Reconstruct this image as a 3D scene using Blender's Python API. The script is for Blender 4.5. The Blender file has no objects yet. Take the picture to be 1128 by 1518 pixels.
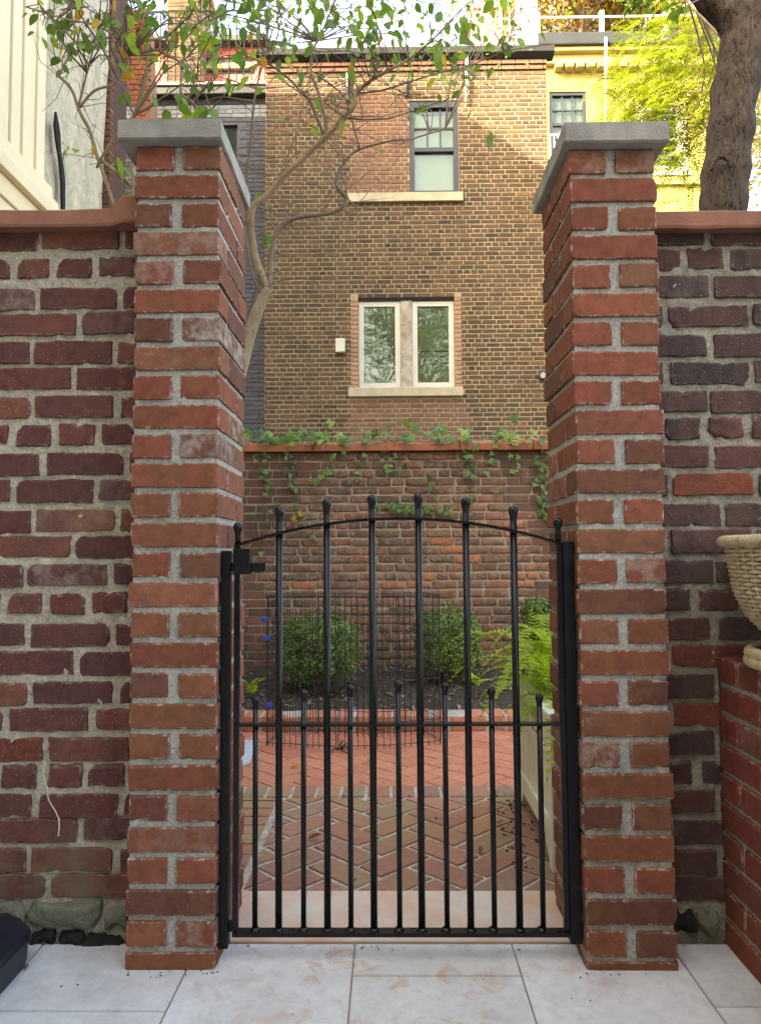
import bpy, bmesh, math, random
from mathutils import Vector, Matrix, noise

rad = math.radians
SC = bpy.context.scene
COL = SC.collection

# ------------------------------------------------------------------ camera
W, H, F = 1128, 1518, 1100.0
CX, CY = W / 2, H / 2
D0 = 1.68                                   # camera to the pillars' front faces (y = 0)
CAM = Vector((0, -D0, 0.911))
_Y = Vector((14, -63, -1100)).normalized()
_Z = Vector((-0.006, 1, -63 / 1100))
_Z = (_Z - _Y * _Z.dot(_Y)).normalized()
_X = _Y.cross(_Z)
W2C = Matrix((( _X.x, _Y.x, _Z.x), (_X.y, _Y.y, _Z.y), (_X.z, _Y.z, _Z.z)))
C2W = W2C.transposed()
cam_d = bpy.data.cameras.new('camera')
cam_d.sensor_fit = 'HORIZONTAL'; cam_d.sensor_width = 36; cam_d.lens = F / W * 36
cam_d.clip_start = 0.05; cam_d.clip_end = 2000
cam = bpy.data.objects.new('camera', cam_d); COL.objects.link(cam)
cam.matrix_world = Matrix.Translation(CAM) @ C2W.to_4x4()
SC.camera = cam

# ------------------------------------------------------------------ light
SUN_AZ, SUN_EL = 50, 28.5                   # light comes from behind-left, travelling right and away
wd = bpy.data.worlds.new('World'); SC.world = wd; wd.use_nodes = True
nt = wd.node_tree
sky = nt.nodes.new('ShaderNodeTexSky'); sky.sky_type = 'NISHITA'; sky.sun_disc = False
sky.sun_elevation = rad(SUN_EL); sky.sun_rotation = rad(180 + SUN_AZ)
sky.air_density = 1.0; sky.dust_density = 4.5; sky.ozone_density = 0.3
bg = nt.nodes['Background']; bg.inputs['Strength'].default_value = 0.15
nt.links.new(sky.outputs[0], bg.inputs['Color'])
sl = bpy.data.lights.new('sun', 'SUN'); sl.energy = 2.8; sl.angle = rad(0.5); sl.color = (1.0, 0.9, 0.74)
sun = bpy.data.objects.new('sun', sl); COL.objects.link(sun)
e, a = rad(SUN_EL), rad(SUN_AZ)
sdir = Vector((math.sin(a) * math.cos(e), math.cos(a) * math.cos(e), -math.sin(e)))
sun.rotation_euler = sdir.to_track_quat('-Z', 'Y').to_euler(); sun.location = (-6, -6, 14)
vs = SC.view_settings
vs.view_transform = 'Standard'; vs.look = 'None'; vs.gamma = 1.0; vs.use_curve_mapping = False
vs.exposure = 3.42
vs.use_white_balance = True; vs.white_balance_temperature = 7700

# ------------------------------------------------------------------ helpers
def at(px, py, d):
    v = C2W @ Vector(((px - CX) / F, -(py - CY) / F, -1))
    return CAM + v * (d / v.y)

def grd(px, py, z=0.0):
    v = C2W @ Vector(((px - CX) / F, -(py - CY) / F, -1))
    return CAM + v * ((z - CAM.z) / v.z)

def thing(name, loc, label, cat, group=None):
    o = bpy.data.objects.new(name, None); COL.objects.link(o); o.location = loc
    o.empty_display_size = 0.1
    o['label'] = label; o['category'] = cat
    if group: o['group'] = group
    return o

def tag(o, label, cat, group=None):
    o['label'] = label; o['category'] = cat
    if group: o['group'] = group
    return o

def link(name, me, parent=None, loc=None, rot=None, scale=None):
    o = bpy.data.objects.new(name, me); COL.objects.link(o)
    if loc is not None: o.location = loc
    if rot is not None: o.rotation_euler = rot
    if scale is not None: o.scale = scale
    if parent is not None:
        o.parent = parent
        if parent.type == 'EMPTY':
            o.matrix_parent_inverse = Matrix.Translation(-Vector(parent.location))
    return o

class MB:
    def __init__(s): s.v = []; s.f = []; s.sm = False
    def quad(s, *p):
        n = len(s.v); s.v += [tuple(q) for q in p]; s.f.append(tuple(range(n, n + len(p))))
        return s
    def box(s, x0, x1, y0, y1, z0, z1):
        n = len(s.v)
        s.v += [(x0,y0,z0),(x1,y0,z0),(x1,y1,z0),(x0,y1,z0),(x0,y0,z1),(x1,y0,z1),(x1,y1,z1),(x0,y1,z1)]
        s.f += [tuple(n + i for i in q) for q in ((0,3,2,1),(4,5,6,7),(0,1,5,4),(1,2,6,5),(2,3,7,6),(3,0,4,7))]
        return s
    def tube(s, pts, r, n=8, caps=True, flat=1.0):
        pts = [Vector(p) for p in pts]
        if not hasattr(r, '__len__'): r = [r] * len(pts)
        t0 = (pts[1] - pts[0]).normalized()
        u = t0.orthogonal().normalized()
        base = len(s.v)
        for i, p in enumerate(pts):
            t = (pts[min(i + 1, len(pts) - 1)] - pts[max(i - 1, 0)])
            if t.length < 1e-9: t = t0.copy()
            t.normalize()
            u = (u - t * u.dot(t))
            if u.length < 1e-6: u = t.orthogonal()
            u.normalize(); w = t.cross(u)
            for k in range(n):
                a = 2 * math.pi * k / n
                q = p + (u * math.cos(a) + w * math.sin(a) * flat) * r[i]
                s.v.append(tuple(q))
        for i in range(len(pts) - 1):
            for k in range(n):
                a0 = base + i * n + k; a1 = base + i * n + (k + 1) % n
                s.f.append((a0, a1, a1 + n, a0 + n))
        if caps:
            s.f.append(tuple(base + k for k in reversed(range(n))))
            e0 = base + (len(pts) - 1) * n
            s.f.append(tuple(e0 + k for k in range(n)))
        return s
    def lathe(s, c, prof, n=24):
        base = len(s.v); m = len(prof)
        for r, z in prof:
            for k in range(n):
                a = 2 * math.pi * k / n
                s.v.append((c[0] + r * math.cos(a), c[1] + r * math.sin(a), c[2] + z))
        for i in range(m - 1):
            for k in range(n):
                a0 = base + i * n + k; a1 = base + i * n + (k + 1) % n
                s.f.append((a0, a1, a1 + n, a0 + n))
        return s
    def prism(s, poly, z0, z1):                       # poly: list of (x, y), counter-clockwise
        n = len(s.v); m = len(poly)
        s.v += [(x, y, z0) for x, y in poly] + [(x, y, z1) for x, y in poly]
        s.f.append(tuple(n + m + i for i in range(m)))
        s.f.append(tuple(n + i for i in reversed(range(m))))
        for i in range(m):
            j = (i + 1) % m
            s.f.append((n + i, n + j, n + m + j, n + m + i))
        return s
    def extrude_x(s, prof, x0, x1):                   # prof: list of (y, z)
        n = len(s.v); m = len(prof)
        s.v += [(x0, y, z) for y, z in prof] + [(x1, y, z) for y, z in prof]
        s.f.append(tuple(n + i for i in range(m)))
        s.f.append(tuple(n + m + i for i in reversed(range(m))))
        for i in range(m):
            j = (i + 1) % m
            s.f.append((n + j, n + i, n + m + i, n + m + j))
        return s
    def mesh(s, name, mat=None, smooth=False):
        me = bpy.data.meshes.new(name); me.from_pydata(s.v, [], s.f)
        me.validate()
        bm = bmesh.new(); bm.from_mesh(me); bmesh.ops.recalc_face_normals(bm, faces=bm.faces); bm.to_mesh(me); bm.free()
        if smooth: me.polygons.foreach_set('use_smooth', [True] * len(me.polygons))
        if mat: me.materials.append(mat)
        return me
    def build(s, name, mat, parent=None, smooth=False, bevel=0):
        me = s.mesh(name, mat, smooth)
        if bevel:
            bm = bmesh.new(); bm.from_mesh(me)
            bmesh.ops.bevel(bm, geom=[e for e in bm.edges if len(e.link_faces) == 2 and e.calc_face_angle(0) > 0.6], offset=bevel, segments=2, affect='EDGES', profile=0.6)
            bm.to_mesh(me); bm.free()
        return link(name, me, parent)

def struct(o): o['kind'] = 'structure'; return o
def stuff(o): o['kind'] = 'stuff'; return o

# ------------------------------------------------------------------ materials
class NT:
    def __init__(s, name):
        s.m = bpy.data.materials.new(name); s.m.use_nodes = True
        s.t = s.m.node_tree; s.b = s.t.nodes['Principled BSDF']; s.out = s.t.nodes['Material Output']
    def n(s, typ, props=None, **inp):
        nd = s.t.nodes.new('ShaderNode' + typ)
        for k, v in (props or {}).items(): setattr(nd, k, v)
        for k, v in inp.items():
            k = k.replace('_', ' ')
            s.set(nd.inputs[int(k[1:])] if k[0] == 'i' and k[1:].isdigit() else nd.inputs[k], v)
        return nd
    def set(s, sock, v):
        if hasattr(v, 'links') or isinstance(v, bpy.types.NodeSocket): s.t.links.new(v, sock)
        elif isinstance(v, (tuple, list)) and sock.type == 'RGBA' and len(v) == 3: sock.default_value = (*v, 1)
        else: sock.default_value = v
    def ramp(s, fac, stops, mode='LINEAR'):
        nd = s.t.nodes.new('ShaderNodeValToRGB'); cr = nd.color_ramp; cr.interpolation = mode
        while len(cr.elements) < len(stops): cr.elements.new(0.5)
        for el, (p, c) in zip(cr.elements, stops):
            el.position = p; el.color = (*c, 1) if hasattr(c, '__len__') else (c, c, c, 1)
        s.set(nd.inputs[0], fac); return nd.outputs[0]
    def mix(s, fac, a, b, mode='MIX'):
        nd = s.t.nodes.new('ShaderNodeMix'); nd.data_type = 'RGBA'; nd.blend_type = mode
        s.set(nd.inputs[0], fac); s.set(nd.inputs[6], a); s.set(nd.inputs[7], b); return nd.outputs[2]
    def math(s, op, a, b=0.0, clamp=False):
        nd = s.t.nodes.new('ShaderNodeMath'); nd.operation = op; nd.use_clamp = clamp
        s.set(nd.inputs[0], a); s.set(nd.inputs[1], b); return nd.outputs[0]
    def noise(s, co, scale, detail=4, rough=0.55, dist=0):
        nd = s.n('TexNoise', Scale=scale, Detail=detail, Roughness=rough, Distortion=dist)
        s.set(nd.inputs['Vector'], co); return nd.outputs[0]
    def obj(s): return s.n('TexCoord').outputs['Object']
    def pos(s): return s.n('NewGeometry').outputs['Position']
    def rnd(s, src):
        return s.n('ObjectInfo').outputs['Random'] if src == 'object' else s.n('NewGeometry').outputs['Random Per Island']
    def attr(s, name): return s.n('Attribute', {'attribute_name': name}).outputs['Fac']
    def mapping(s, co, scale=(1,1,1), loc=(0,0,0)):
        nd = s.n('Mapping'); s.set(nd.inputs['Vector'], co)
        nd.inputs['Scale'].default_value = scale; nd.inputs['Location'].default_value = loc; return nd.outputs[0]
    def bump(s, h, strength, dist=0.01, normal=None):
        nd = s.n('Bump', Strength=strength, Distance=dist); s.set(nd.inputs['Height'], h)
        if normal is not None: s.set(nd.inputs['Normal'], normal)
        return nd.outputs[0]
    def fin(s, col=None, rough=None, normal=None, spec=None, metal=None):
        if col is not None: s.set(s.b.inputs['Base Color'], col)
        if rough is not None: s.set(s.b.inputs['Roughness'], rough)
        if normal is not None: s.set(s.b.inputs['Normal'], normal)
        if spec is not None: s.b.inputs['Specular IOR Level'].default_value = spec
        if metal is not None: s.b.inputs['Metallic'].default_value = metal
        return s.m

def brick_mat(name, cols, src, tint=(0.30, 0.2, 0.12), tint_amt=0.35, white=0.5, soot=0.0, specks=0.4, spot=0.0, bump=0.5, sc=1.0, green=0.0):
    m = NT(name)
    r = m.rnd(src)
    n = len(cols)
    base = m.ramp(r, [((i + 0.5) / n, c) for i, c in enumerate(cols)])
    if src == 'object':
        off = m.n('CombineXYZ', X=m.math('MULTIPLY', r, 37.0), Y=m.math('MULTIPLY', r, 91.0), Z=m.math('MULTIPLY', r, 53.0)).outputs[0]
        va = m.n('VectorMath', {'operation': 'ADD'}); m.set(va.inputs[0], m.obj()); m.set(va.inputs[1], off); co = va.outputs[0]
    else:
        co = m.pos()
    # kiln-flash bands and mottling
    band = m.noise(m.mapping(co, (1.0, 1.0, 0.25)), 9 * sc, 3, 0.6)
    c = m.mix(m.math('MULTIPLY', m.ramp(band, [(0.42, 0.0), (0.6, 1.0)]), tint_amt), base, tint)
    mot = m.noise(co, 38 * sc, 6, 0.65)
    c = m.mix(1.0, c, m.ramp(mot, [(0.25, 0.66), (0.5, 1.0), (0.78, 1.28)]), 'MULTIPLY')
    if spot:
        sp = m.noise(co, 26 * sc, 5, 0.7, 0.6)
        c = m.mix(m.math('MULTIPLY', m.ramp(sp, [(0.54, 0.0), (0.66, 1.0)]), spot), c, (0.30, 0.085, 0.045))
    if soot:
        so = m.noise(m.pos(), 0.9, 5, 0.62)
        c = m.mix(m.math('MULTIPLY', m.ramp(so, [(0.38, 0.0), (0.62, 1.0)]), soot), c, (0.045, 0.036, 0.03))
    if specks:
        sk = m.noise(co, 260 * sc, 2, 0.5)
        c = m.mix(m.math('MULTIPLY', m.ramp(sk, [(0.68, 0.0), (0.74, 1.0)]), specks), c, (0.5, 0.44, 0.38))
    if white:
        ed = m.attr('edge')
        wn = m.noise(co, 55 * sc, 5, 0.7)
        wf = m.math('MULTIPLY', ed, m.ramp(wn, [(0.50, 0.0), (0.64, 1.0)]))
        wn2 = m.noise(co, 11 * sc, 6, 0.75)
        wf = m.math('MAXIMUM', wf, m.ramp(wn2, [(0.66, 0.0), (0.78, 0.5)]))
        fr_ = m.math('FRACT', m.math('MULTIPLY', r, 17.77))
        bl = m.math('MULTIPLY', m.ramp(fr_, [(0.90, 0.0), (0.995, 1.0)]), m.ramp(m.noise(co, 24 * sc, 6, 0.75), [(0.44, 0.0), (0.64, 0.75)]))
        wf = m.math('MAXIMUM', m.math('MULTIPLY', wf, white), m.math('MULTIPLY', bl, min(1.0, white * 1.2)))
        c = m.mix(wf, c, (0.50, 0.44, 0.37))
    if green:
        gn = m.noise(m.pos(), 5, 5, 0.7)
        zz = m.n('SeparateXYZ'); m.set(zz.inputs[0], m.pos())
        lo = m.ramp(zz.outputs[2], [(0.03, 1.0), (0.34, 0.0)])
        c = m.mix(m.math('MULTIPLY', m.math('MULTIPLY', m.ramp(gn, [(0.45, 0.0), (0.62, 1.0)]), lo), green), c, (0.16, 0.17, 0.10))
    h = m.math('ADD', m.math('MULTIPLY', mot, 0.8), m.math('MULTIPLY', m.noise(co, 210 * sc, 4, 0.7), 0.45))
    return m.fin(c, 0.9, m.bump(h, bump, 0.006 / sc), 0.25)

def mortar_mat(name, c0, c1, scale=1.0, bump=0.6, green=0.0, dark=0.0):
    m = NT(name); co = m.pos()
    g = m.noise(co, 130 * scale, 4, 0.8); b = m.noise(co, 7 * scale, 5, 0.6)
    c = m.mix(m.ramp(b, [(0.3, 0.0), (0.7, 1.0)]), c0, c1)
    c = m.mix(1.0, c, m.ramp(g, [(0.3, 0.55), (0.52, 1.0), (0.72, 1.4)]), 'MULTIPLY')
    if dark:
        so = m.noise(co, 1.1, 5, 0.62)
        c = m.mix(m.math('MULTIPLY', m.ramp(so, [(0.4, 0.0), (0.65, 1.0)]), dark), c, (0.16, 0.13, 0.1))
    if green:
        zz = m.n('SeparateXYZ'); m.set(zz.inputs[0], co)
        lo = m.ramp(zz.outputs[2], [(0.02, 1.0), (0.3, 0.0)])
        c = m.mix(m.math('MULTIPLY', m.math('MULTIPLY', m.ramp(b, [(0.4, 0.2), (0.6, 1.0)]), lo), green), c, (0.11, 0.12, 0.08))
    h = m.math('ADD', g, m.math('MULTIPLY', m.noise(co, 55 * scale, 4, 0.6), 1.2))
    return m.fin(c, 0.95, m.bump(h, bump, 0.005 / scale), 0.2)

def plain(name, col, rough=0.6, var=0.25, scale=12, bump=0.15, bscale=60, spec=0.4, metal=0, col2=None, bdist=0.004):
    m = NT(name); co = m.obj()
    n1 = m.noise(co, scale, 5, 0.6)
    if col2: c = m.mix(m.ramp(n1, [(0.35, 0.0), (0.68, 1.0)]), col, col2)
    else: c = m.mix(1.0, col, m.ramp(n1, [(0.25, 1 - var), (0.75, 1 + var)]), 'MULTIPLY')
    nb = m.noise(co, bscale, 4, 0.6)
    return m.fin(c, m.ramp(n1, [(0.3, max(rough - 0.08, 0.02)), (0.7, min(rough + 0.1, 1))]), m.bump(nb, bump, bdist) if bump else None, spec, metal)

def leaf_mat(name, cols, src='object', trans=0.45, rough=0.5):
    m = NT(name); r = m.rnd(src); n = len(cols)
    c = m.ramp(r, [((i + 0.5) / n, q) for i, q in enumerate(cols)])
    c = m.mix(1.0, c, m.ramp(m.noise(m.pos(), 60, 4, 0.6), [(0.3, 0.75), (0.7, 1.2)]), 'MULTIPLY')
    m.fin(c, rough, None, 0.35)
    t = m.n('BsdfTranslucent'); m.set(t.inputs['Color'], m.mix(1.0, c, (1.25, 1.3, 0.7), 'MULTIPLY'))
    ms = m.n('MixShader'); ms.inputs[0].default_value = trans
    m.t.links.new(m.b.outputs[0], ms.inputs[1]); m.t.links.new(t.outputs[0], ms.inputs[2])
    m.t.links.new(ms.outputs[0], m.out.inputs[0]); return m.m

M = {}
PB = [(0.15,0.062,0.04), (0.12,0.045,0.035), (0.205,0.058,0.035), (0.246,0.082,0.047), (0.184,0.070,0.036), (0.274,0.092,0.049), (0.226,0.065,0.043), (0.199,0.094,0.049), (0.253,0.072,0.043)]
M['pillar_brick'] = brick_mat('pillar_brick', PB, 'object', (0.17, 0.068, 0.032), 0.6, 0.7, 0, 0.35, 0, 0.35)
M['low_brick'] = brick_mat('low_wall_brick', [(0.187,0.043,0.029), (0.238,0.055,0.036), (0.145,0.047,0.030), (0.212,0.044,0.034)], 'object', (0.17, 0.07, 0.04), 0.5, 0.45, 0, 0.3)
M['old_left'] = brick_mat('old_maroon_brick', [(0.156,0.051,0.039), (0.125,0.045,0.038), (0.194,0.066,0.045), (0.106,0.045,0.039), (0.144,0.048,0.042), (0.213,0.083,0.050)], 'object', (0.10, 0.045, 0.042), 0.5, 0.36, 0, 0.7, 0, 0.6, 1.0, 0.8)
M['old_right'] = brick_mat('old_purple_brick', [(0.115,0.056,0.043), (0.084,0.052,0.046), (0.149,0.058,0.041), (0.068,0.047,0.041), (0.121,0.052,0.041), (0.101,0.060,0.048)], 'object', (0.045, 0.035, 0.035), 0.5, 0.3, 0, 0.65, 0.0, 0.9)
M['old_red'] = brick_mat('spalled_orange_brick', [(0.22,0.062,0.035), (0.17,0.045,0.03)], 'object', (0.10, 0.045, 0.035), 0.5, 0.2, 0, 0.7, 0.7, 1.0)
M['old_mortar'] = mortar_mat('old_lime_mortar', (0.58,0.51,0.385), (0.47,0.42,0.33), 1, 1.0, 0.8)
M['old_mortar_r'] = mortar_mat('old_grey_mortar', (0.38,0.345,0.26), (0.29,0.265,0.21), 1, 1.0, 0.5)
M['pillar_mortar'] = mortar_mat('grey_cement_mortar', (0.43,0.41,0.35), (0.33,0.32,0.275), 1, 0.5)
M['back_brick'] = brick_mat('garden_back_brick', [(0.287,0.124,0.066), (0.216,0.100,0.058), (0.359,0.138,0.072), (0.172,0.102,0.063), (0.273,0.106,0.060), (0.230,0.132,0.072), (0.402,0.150,0.072)], 'object', (0.08, 0.05, 0.038), 0.5, 0.3, 0.45, 0.3, 0.0, 0.8, 0.7)
M['back_orange'] = brick_mat('orange_patched_brick', [(0.42,0.14,0.055), (0.36,0.12,0.055)], 'object', (0.22, 0.09, 0.05), 0.3, 0.3, 0.1, 0.3, 0, 0.8)
M['back_mortar'] = mortar_mat('garden_back_mortar', (0.50,0.41,0.28), (0.38,0.32,0.23), 0.7, 0.8, 0, 0.35)
HB = [(0.093,0.053,0.026), (0.065,0.041,0.023), (0.044,0.032,0.020), (0.109,0.061,0.029), (0.053,0.037,0.023), (0.076,0.047,0.026), (0.125,0.069,0.031), (0.036,0.028,0.020)]
for s_ in ('object', 'island'):
    M['house_brick_' + s_] = brick_mat('house_brick_' + s_, HB, s_, (0.10, 0.06, 0.04), 0.4, 0.0, 0.35, 0.0, 0, 0.4, 0.5)
M['house_red'] = brick_mat('infill_red_brick', [(0.141,0.070,0.045), (0.163,0.082,0.053), (0.118,0.059,0.041)], 'object', (0.2, 0.09, 0.06), 0.4, 0.0, 0.1, 0.0, 0, 0.4, 0.5)
M['house_mortar'] = mortar_mat('house_cream_mortar', (0.36,0.29,0.165), (0.30,0.24,0.14), 0.4, 0.3, 0, 0.35)
M['dark_brick'] = brick_mat('slate_painted_brick', [(0.055,0.062,0.075), (0.07,0.078,0.092), (0.045,0.05,0.062)], 'island', (0.05, 0.055, 0.066), 0.4, 0.0, 0.2, 0, 0, 0.5, 0.5)
M['dark_mortar'] = plain('slate_paint', (0.05, 0.055, 0.066), 0.8)
M['quoin'] = plain('peach_painted_brick', (0.29, 0.165, 0.095), 0.8, 0.3, 8)
M['concrete'] = plain('cast_concrete_cap', (0.37, 0.34, 0.285), 0.9, 0.2, 16, 0.7, 190, 0.2, 0, (0.25, 0.23, 0.20))
M['terracotta'] = plain('weathered_terracotta', (0.34, 0.14, 0.085), 0.8, 0.3, 14, 0.6, 110, 0.3, 0, (0.24, 0.11, 0.075))
M['terracotta_far'] = plain('garden_terracotta', (0.42, 0.14, 0.065), 0.8, 0.3, 9, 0.4, 80, 0.3, 0, (0.27, 0.11, 0.06))
M['black_metal'] = plain('black_gloss_paint', (0.005, 0.005, 0.006), 0.3, 0.2, 30, 0.08, 120, 0.3)
M['black_matt'] = plain('black_satin_paint', (0.005, 0.005, 0.006), 0.45, 0.2, 30, 0.1, 150, 0.25)
M['wire'] = plain('black_wire', (0.012, 0.012, 0.012), 0.5, 0.1, 30, 0)
M['bark'] = None

def tile_material():
    m = NT('travertine_tile'); co = m.pos()
    r = m.rnd('object')
    n1 = m.noise(co, 5, 7, 0.68, 0.4); n2 = m.noise(co, 32, 6, 0.7); n3 = m.noise(co, 120, 3, 0.6)
    c = m.ramp(n1, [(0.3, (0.50,0.49,0.46)), (0.5, (0.64,0.635,0.61)), (0.7, (0.71,0.71,0.69))])
    c = m.mix(1.0, c, m.ramp(n2, [(0.3, 0.84), (0.55, 1.0), (0.75, 1.08)]), 'MULTIPLY')
    c = m.mix(1.0, c, m.ramp(r, [(0, 0.94), (1, 1.04)]), 'MULTIPLY')
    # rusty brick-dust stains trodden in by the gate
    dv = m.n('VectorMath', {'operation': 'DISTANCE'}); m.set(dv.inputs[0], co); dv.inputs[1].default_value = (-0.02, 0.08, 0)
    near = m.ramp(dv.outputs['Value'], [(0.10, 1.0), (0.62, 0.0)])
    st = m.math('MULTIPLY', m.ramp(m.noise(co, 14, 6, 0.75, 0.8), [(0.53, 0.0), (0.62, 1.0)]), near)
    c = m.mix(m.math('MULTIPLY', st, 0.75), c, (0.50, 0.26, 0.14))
    c = m.mix(m.math('MULTIPLY', near, 0.30), c, (0.55, 0.44, 0.30))  # smooth beige tint paints in the warm light coming through the gate
    gr = m.noise(co, 75, 3, 0.6); c = m.mix(m.math('MULTIPLY', m.ramp(gr, [(0.66, 0.0), (0.72, 1.0)]), 0.4), c, (0.30, 0.27, 0.23))
    h = m.math('ADD', n2, m.math('MULTIPLY', n3, 0.5))
    return m.fin(c, m.ramp(n2, [(0.3, 0.5), (0.7, 0.72)]), m.bump(h, 0.3, 0.004), 0.35)
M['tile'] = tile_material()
M['grout'] = plain('brown_grout', (0.26, 0.19, 0.15), 0.9)
M['threshold'] = plain('glow_tinted_threshold_stone', (0.66, 0.58, 0.47), 0.75, 0.2, 5, 0.4, 90, 0.3, 0, (0.62, 0.34, 0.19))  # orange patches paint in the warm light reflected off the brick

def paver_mat(name, cols, moss):
    m = NT(name); r = m.rnd('object'); co = m.pos(); n = len(cols)
    c = m.ramp(r, [((i + 0.5) / n, q) for i, q in enumerate(cols)])
    n1 = m.noise(co, 40, 6, 0.7)
    c = m.mix(1.0, c, m.ramp(n1, [(0.25, 0.7), (0.5, 1.0), (0.8, 1.3)]), 'MULTIPLY')
    if moss:
        g = m.ramp(m.noise(co, 3.1, 5, 0.65), [(0.36, 0.0), (0.52, 1.0)])
        g2 = m.math('MULTIPLY', m.ramp(m.math('FRACT', m.math('MULTIPLY', r, 7.31)), [(0.40, 0.2), (0.8, 1.0)]), m.ramp(m.noise(co, 22, 5, 0.7), [(0.35, 0.25), (0.65, 1.0)]))
        c = m.mix(m.math('MULTIPLY', m.math('MULTIPLY', g, g2), moss), c, (0.27, 0.25, 0.10))
        d = m.ramp(m.noise(co, 6, 5, 0.7), [(0.55, 0.0), (0.7, 1.0)])
        c = m.mix(m.math('MULTIPLY', d, 0.35), c, (0.09, 0.06, 0.045))
    return m.fin(c, 0.85, m.bump(m.math('ADD', n1, m.noise(co, 150, 3, 0.6)), 0.5, 0.005), 0.25)
M['paver_near'] = paver_mat('mossy_clay_paver', [(0.359,0.162,0.107), (0.295,0.147,0.107), (0.424,0.191,0.115), (0.257,0.147,0.115), (0.372,0.147,0.092)], 0.75)
M['paver_far'] = paver_mat('orange_clay_paver', [(0.475,0.176,0.095), (0.423,0.147,0.078), (0.516,0.198,0.111), (0.454,0.181,0.100)], 0)
M['joint_white'] = mortar_mat('pale_paving_mortar', (0.56,0.49,0.40), (0.34,0.28,0.20), 0.5, 0.5)
M['joint_dark'] = plain('dark_joint_sand', (0.13, 0.065, 0.045), 0.95)
def soil():
    m = NT('dark_garden_soil'); co = m.pos(); n = m.noise(co, 60, 8, 0.75); n2 = m.noise(co, 14, 5, 0.6)
    c = m.ramp(n, [(0.3, (0.035,0.026,0.02)), (0.52, (0.10,0.076,0.056)), (0.68, (0.20,0.16,0.12)), (0.78, (0.34,0.28,0.21))])
    return m.fin(c, 1.0, m.bump(m.math('ADD', n, n2), 1.0, 0.03), 0.1)
M['soil'] = soil()
M['ground'] = plain('packed_earth', (0.12, 0.095, 0.07), 0.95, 0.3, 2, 0.5, 20)
def bark(name, c0, c1, sc, stretch=0.22, bmp=1.0, dist=0.03):
    m = NT(name); co = m.mapping(m.obj(), (1, 1, stretch))
    n = m.noise(co, sc, 8, 0.72, 1.4); n2 = m.noise(co, sc * 2.7, 6, 0.7, 0.8); n3 = m.noise(m.obj(), sc * 0.25, 4, 0.6)
    ridge = m.ramp(n, [(0.36, 0.0), (0.5, 0.75), (0.62, 1.0)])
    h = m.math('ADD', ridge, m.math('MULTIPLY', n2, 0.7))
    c = m.mix(m.ramp(h, [(0.35, 0.0), (1.2, 1.0)]), c0, c1)
    c = m.mix(1.0, c, m.ramp(n3, [(0.3, 0.7), (0.7, 1.25)]), 'MULTIPLY')
    return m.fin(c, 0.95, m.bump(h, bmp, dist), 0.2)
M['bark_big'] = bark('locust_bark', (0.022,0.018,0.014), (0.125,0.096,0.072), 42, 0.35)
M['bark_pale'] = bark('smooth_tan_bark', (0.17,0.125,0.075), (0.28,0.21,0.13), 30, 0.5, 0.3, 0.005)
M['bark_twig'] = plain('brown_twig', (0.17, 0.125, 0.09), 0.9)
M['leaf'] = leaf_mat('broad_green_leaf', [(0.092,0.177,0.033), (0.146,0.254,0.045), (0.073,0.144,0.030), (0.219,0.338,0.052), (0.119,0.220,0.039), (0.311,0.423,0.059), (0.092,0.169,0.033)])
M['leaf_yellow'] = leaf_mat('yellow_autumn_leaf', [(0.48,0.30,0.03), (0.42,0.33,0.05), (0.45,0.22,0.03)])
M['ivy'] = leaf_mat('ivy_leaf', [(0.069,0.133,0.039), (0.139,0.225,0.051), (0.249,0.345,0.071), (0.076,0.139,0.058), (0.179,0.279,0.058), (0.097,0.173,0.065)], 'object', 0.3)
M['fern'] = leaf_mat('fern_green', [(0.270,0.376,0.033), (0.431,0.513,0.045), (0.351,0.425,0.040)], 'object', 0.45)
M['box'] = leaf_mat('boxwood_leaf', [(0.069,0.108,0.024), (0.117,0.180,0.033), (0.176,0.252,0.048), (0.273,0.342,0.075), (0.088,0.144,0.030)], 'island', 0.25)
M['locust'] = leaf_mat('locust_leaflet', [(0.115,0.158,0.014), (0.156,0.190,0.018), (0.088,0.133,0.014), (0.203,0.216,0.025)], 'island', 0.55)
M['autumn'] = leaf_mat('golden_foliage', [(0.216,0.146,0.014), (0.243,0.178,0.022), (0.189,0.101,0.022), (0.176,0.158,0.025)], 'island', 0.5)
M['dead_leaf'] = leaf_mat('dry_brown_leaf', [(0.20,0.095,0.03), (0.30,0.16,0.04), (0.15,0.07,0.03)], 'object', 0.1, 0.7)
M['cream'] = plain('cream_siding_paint', (0.80, 0.70, 0.47), 0.5, 0.08, 3, 0.1, 60)
M['tan_groove'] = plain('tan_siding_groove', (0.55, 0.44, 0.32), 0.6, 0.1, 3)
def tarp():
    m = NT('white_building_wrap'); co = m.mapping(m.pos(), (2.2, 2.2, 0.35))
    n = m.noise(co, 3, 6, 0.6, 1.2); n2 = m.noise(m.pos(), 9, 6, 0.65, 0.8)
    c = m.ramp(n2, [(0.3, (0.50,0.46,0.34)), (0.6, (0.64,0.58,0.42)), (0.75, (0.70,0.62,0.42))])
    return m.fin(c, 0.5, m.bump(m.math('ADD', n, m.math('MULTIPLY', n2, 0.4)), 0.9, 0.12), 0.35)
M['tarp'] = tarp()
M['black_gap'] = plain('torn_sheathing_and_dark_gap', (0.012, 0.012, 0.012), 0.9)
M['stone'] = plain('weathered_limestone', (0.38, 0.33, 0.22), 0.85, 0.2, 7, 0.4, 60, 0.2, 0, (0.28, 0.25, 0.17))
M['white_frame'] = plain('white_window_paint', (0.46, 0.44, 0.36), 0.5, 0.08, 5, 0.1)
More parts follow.
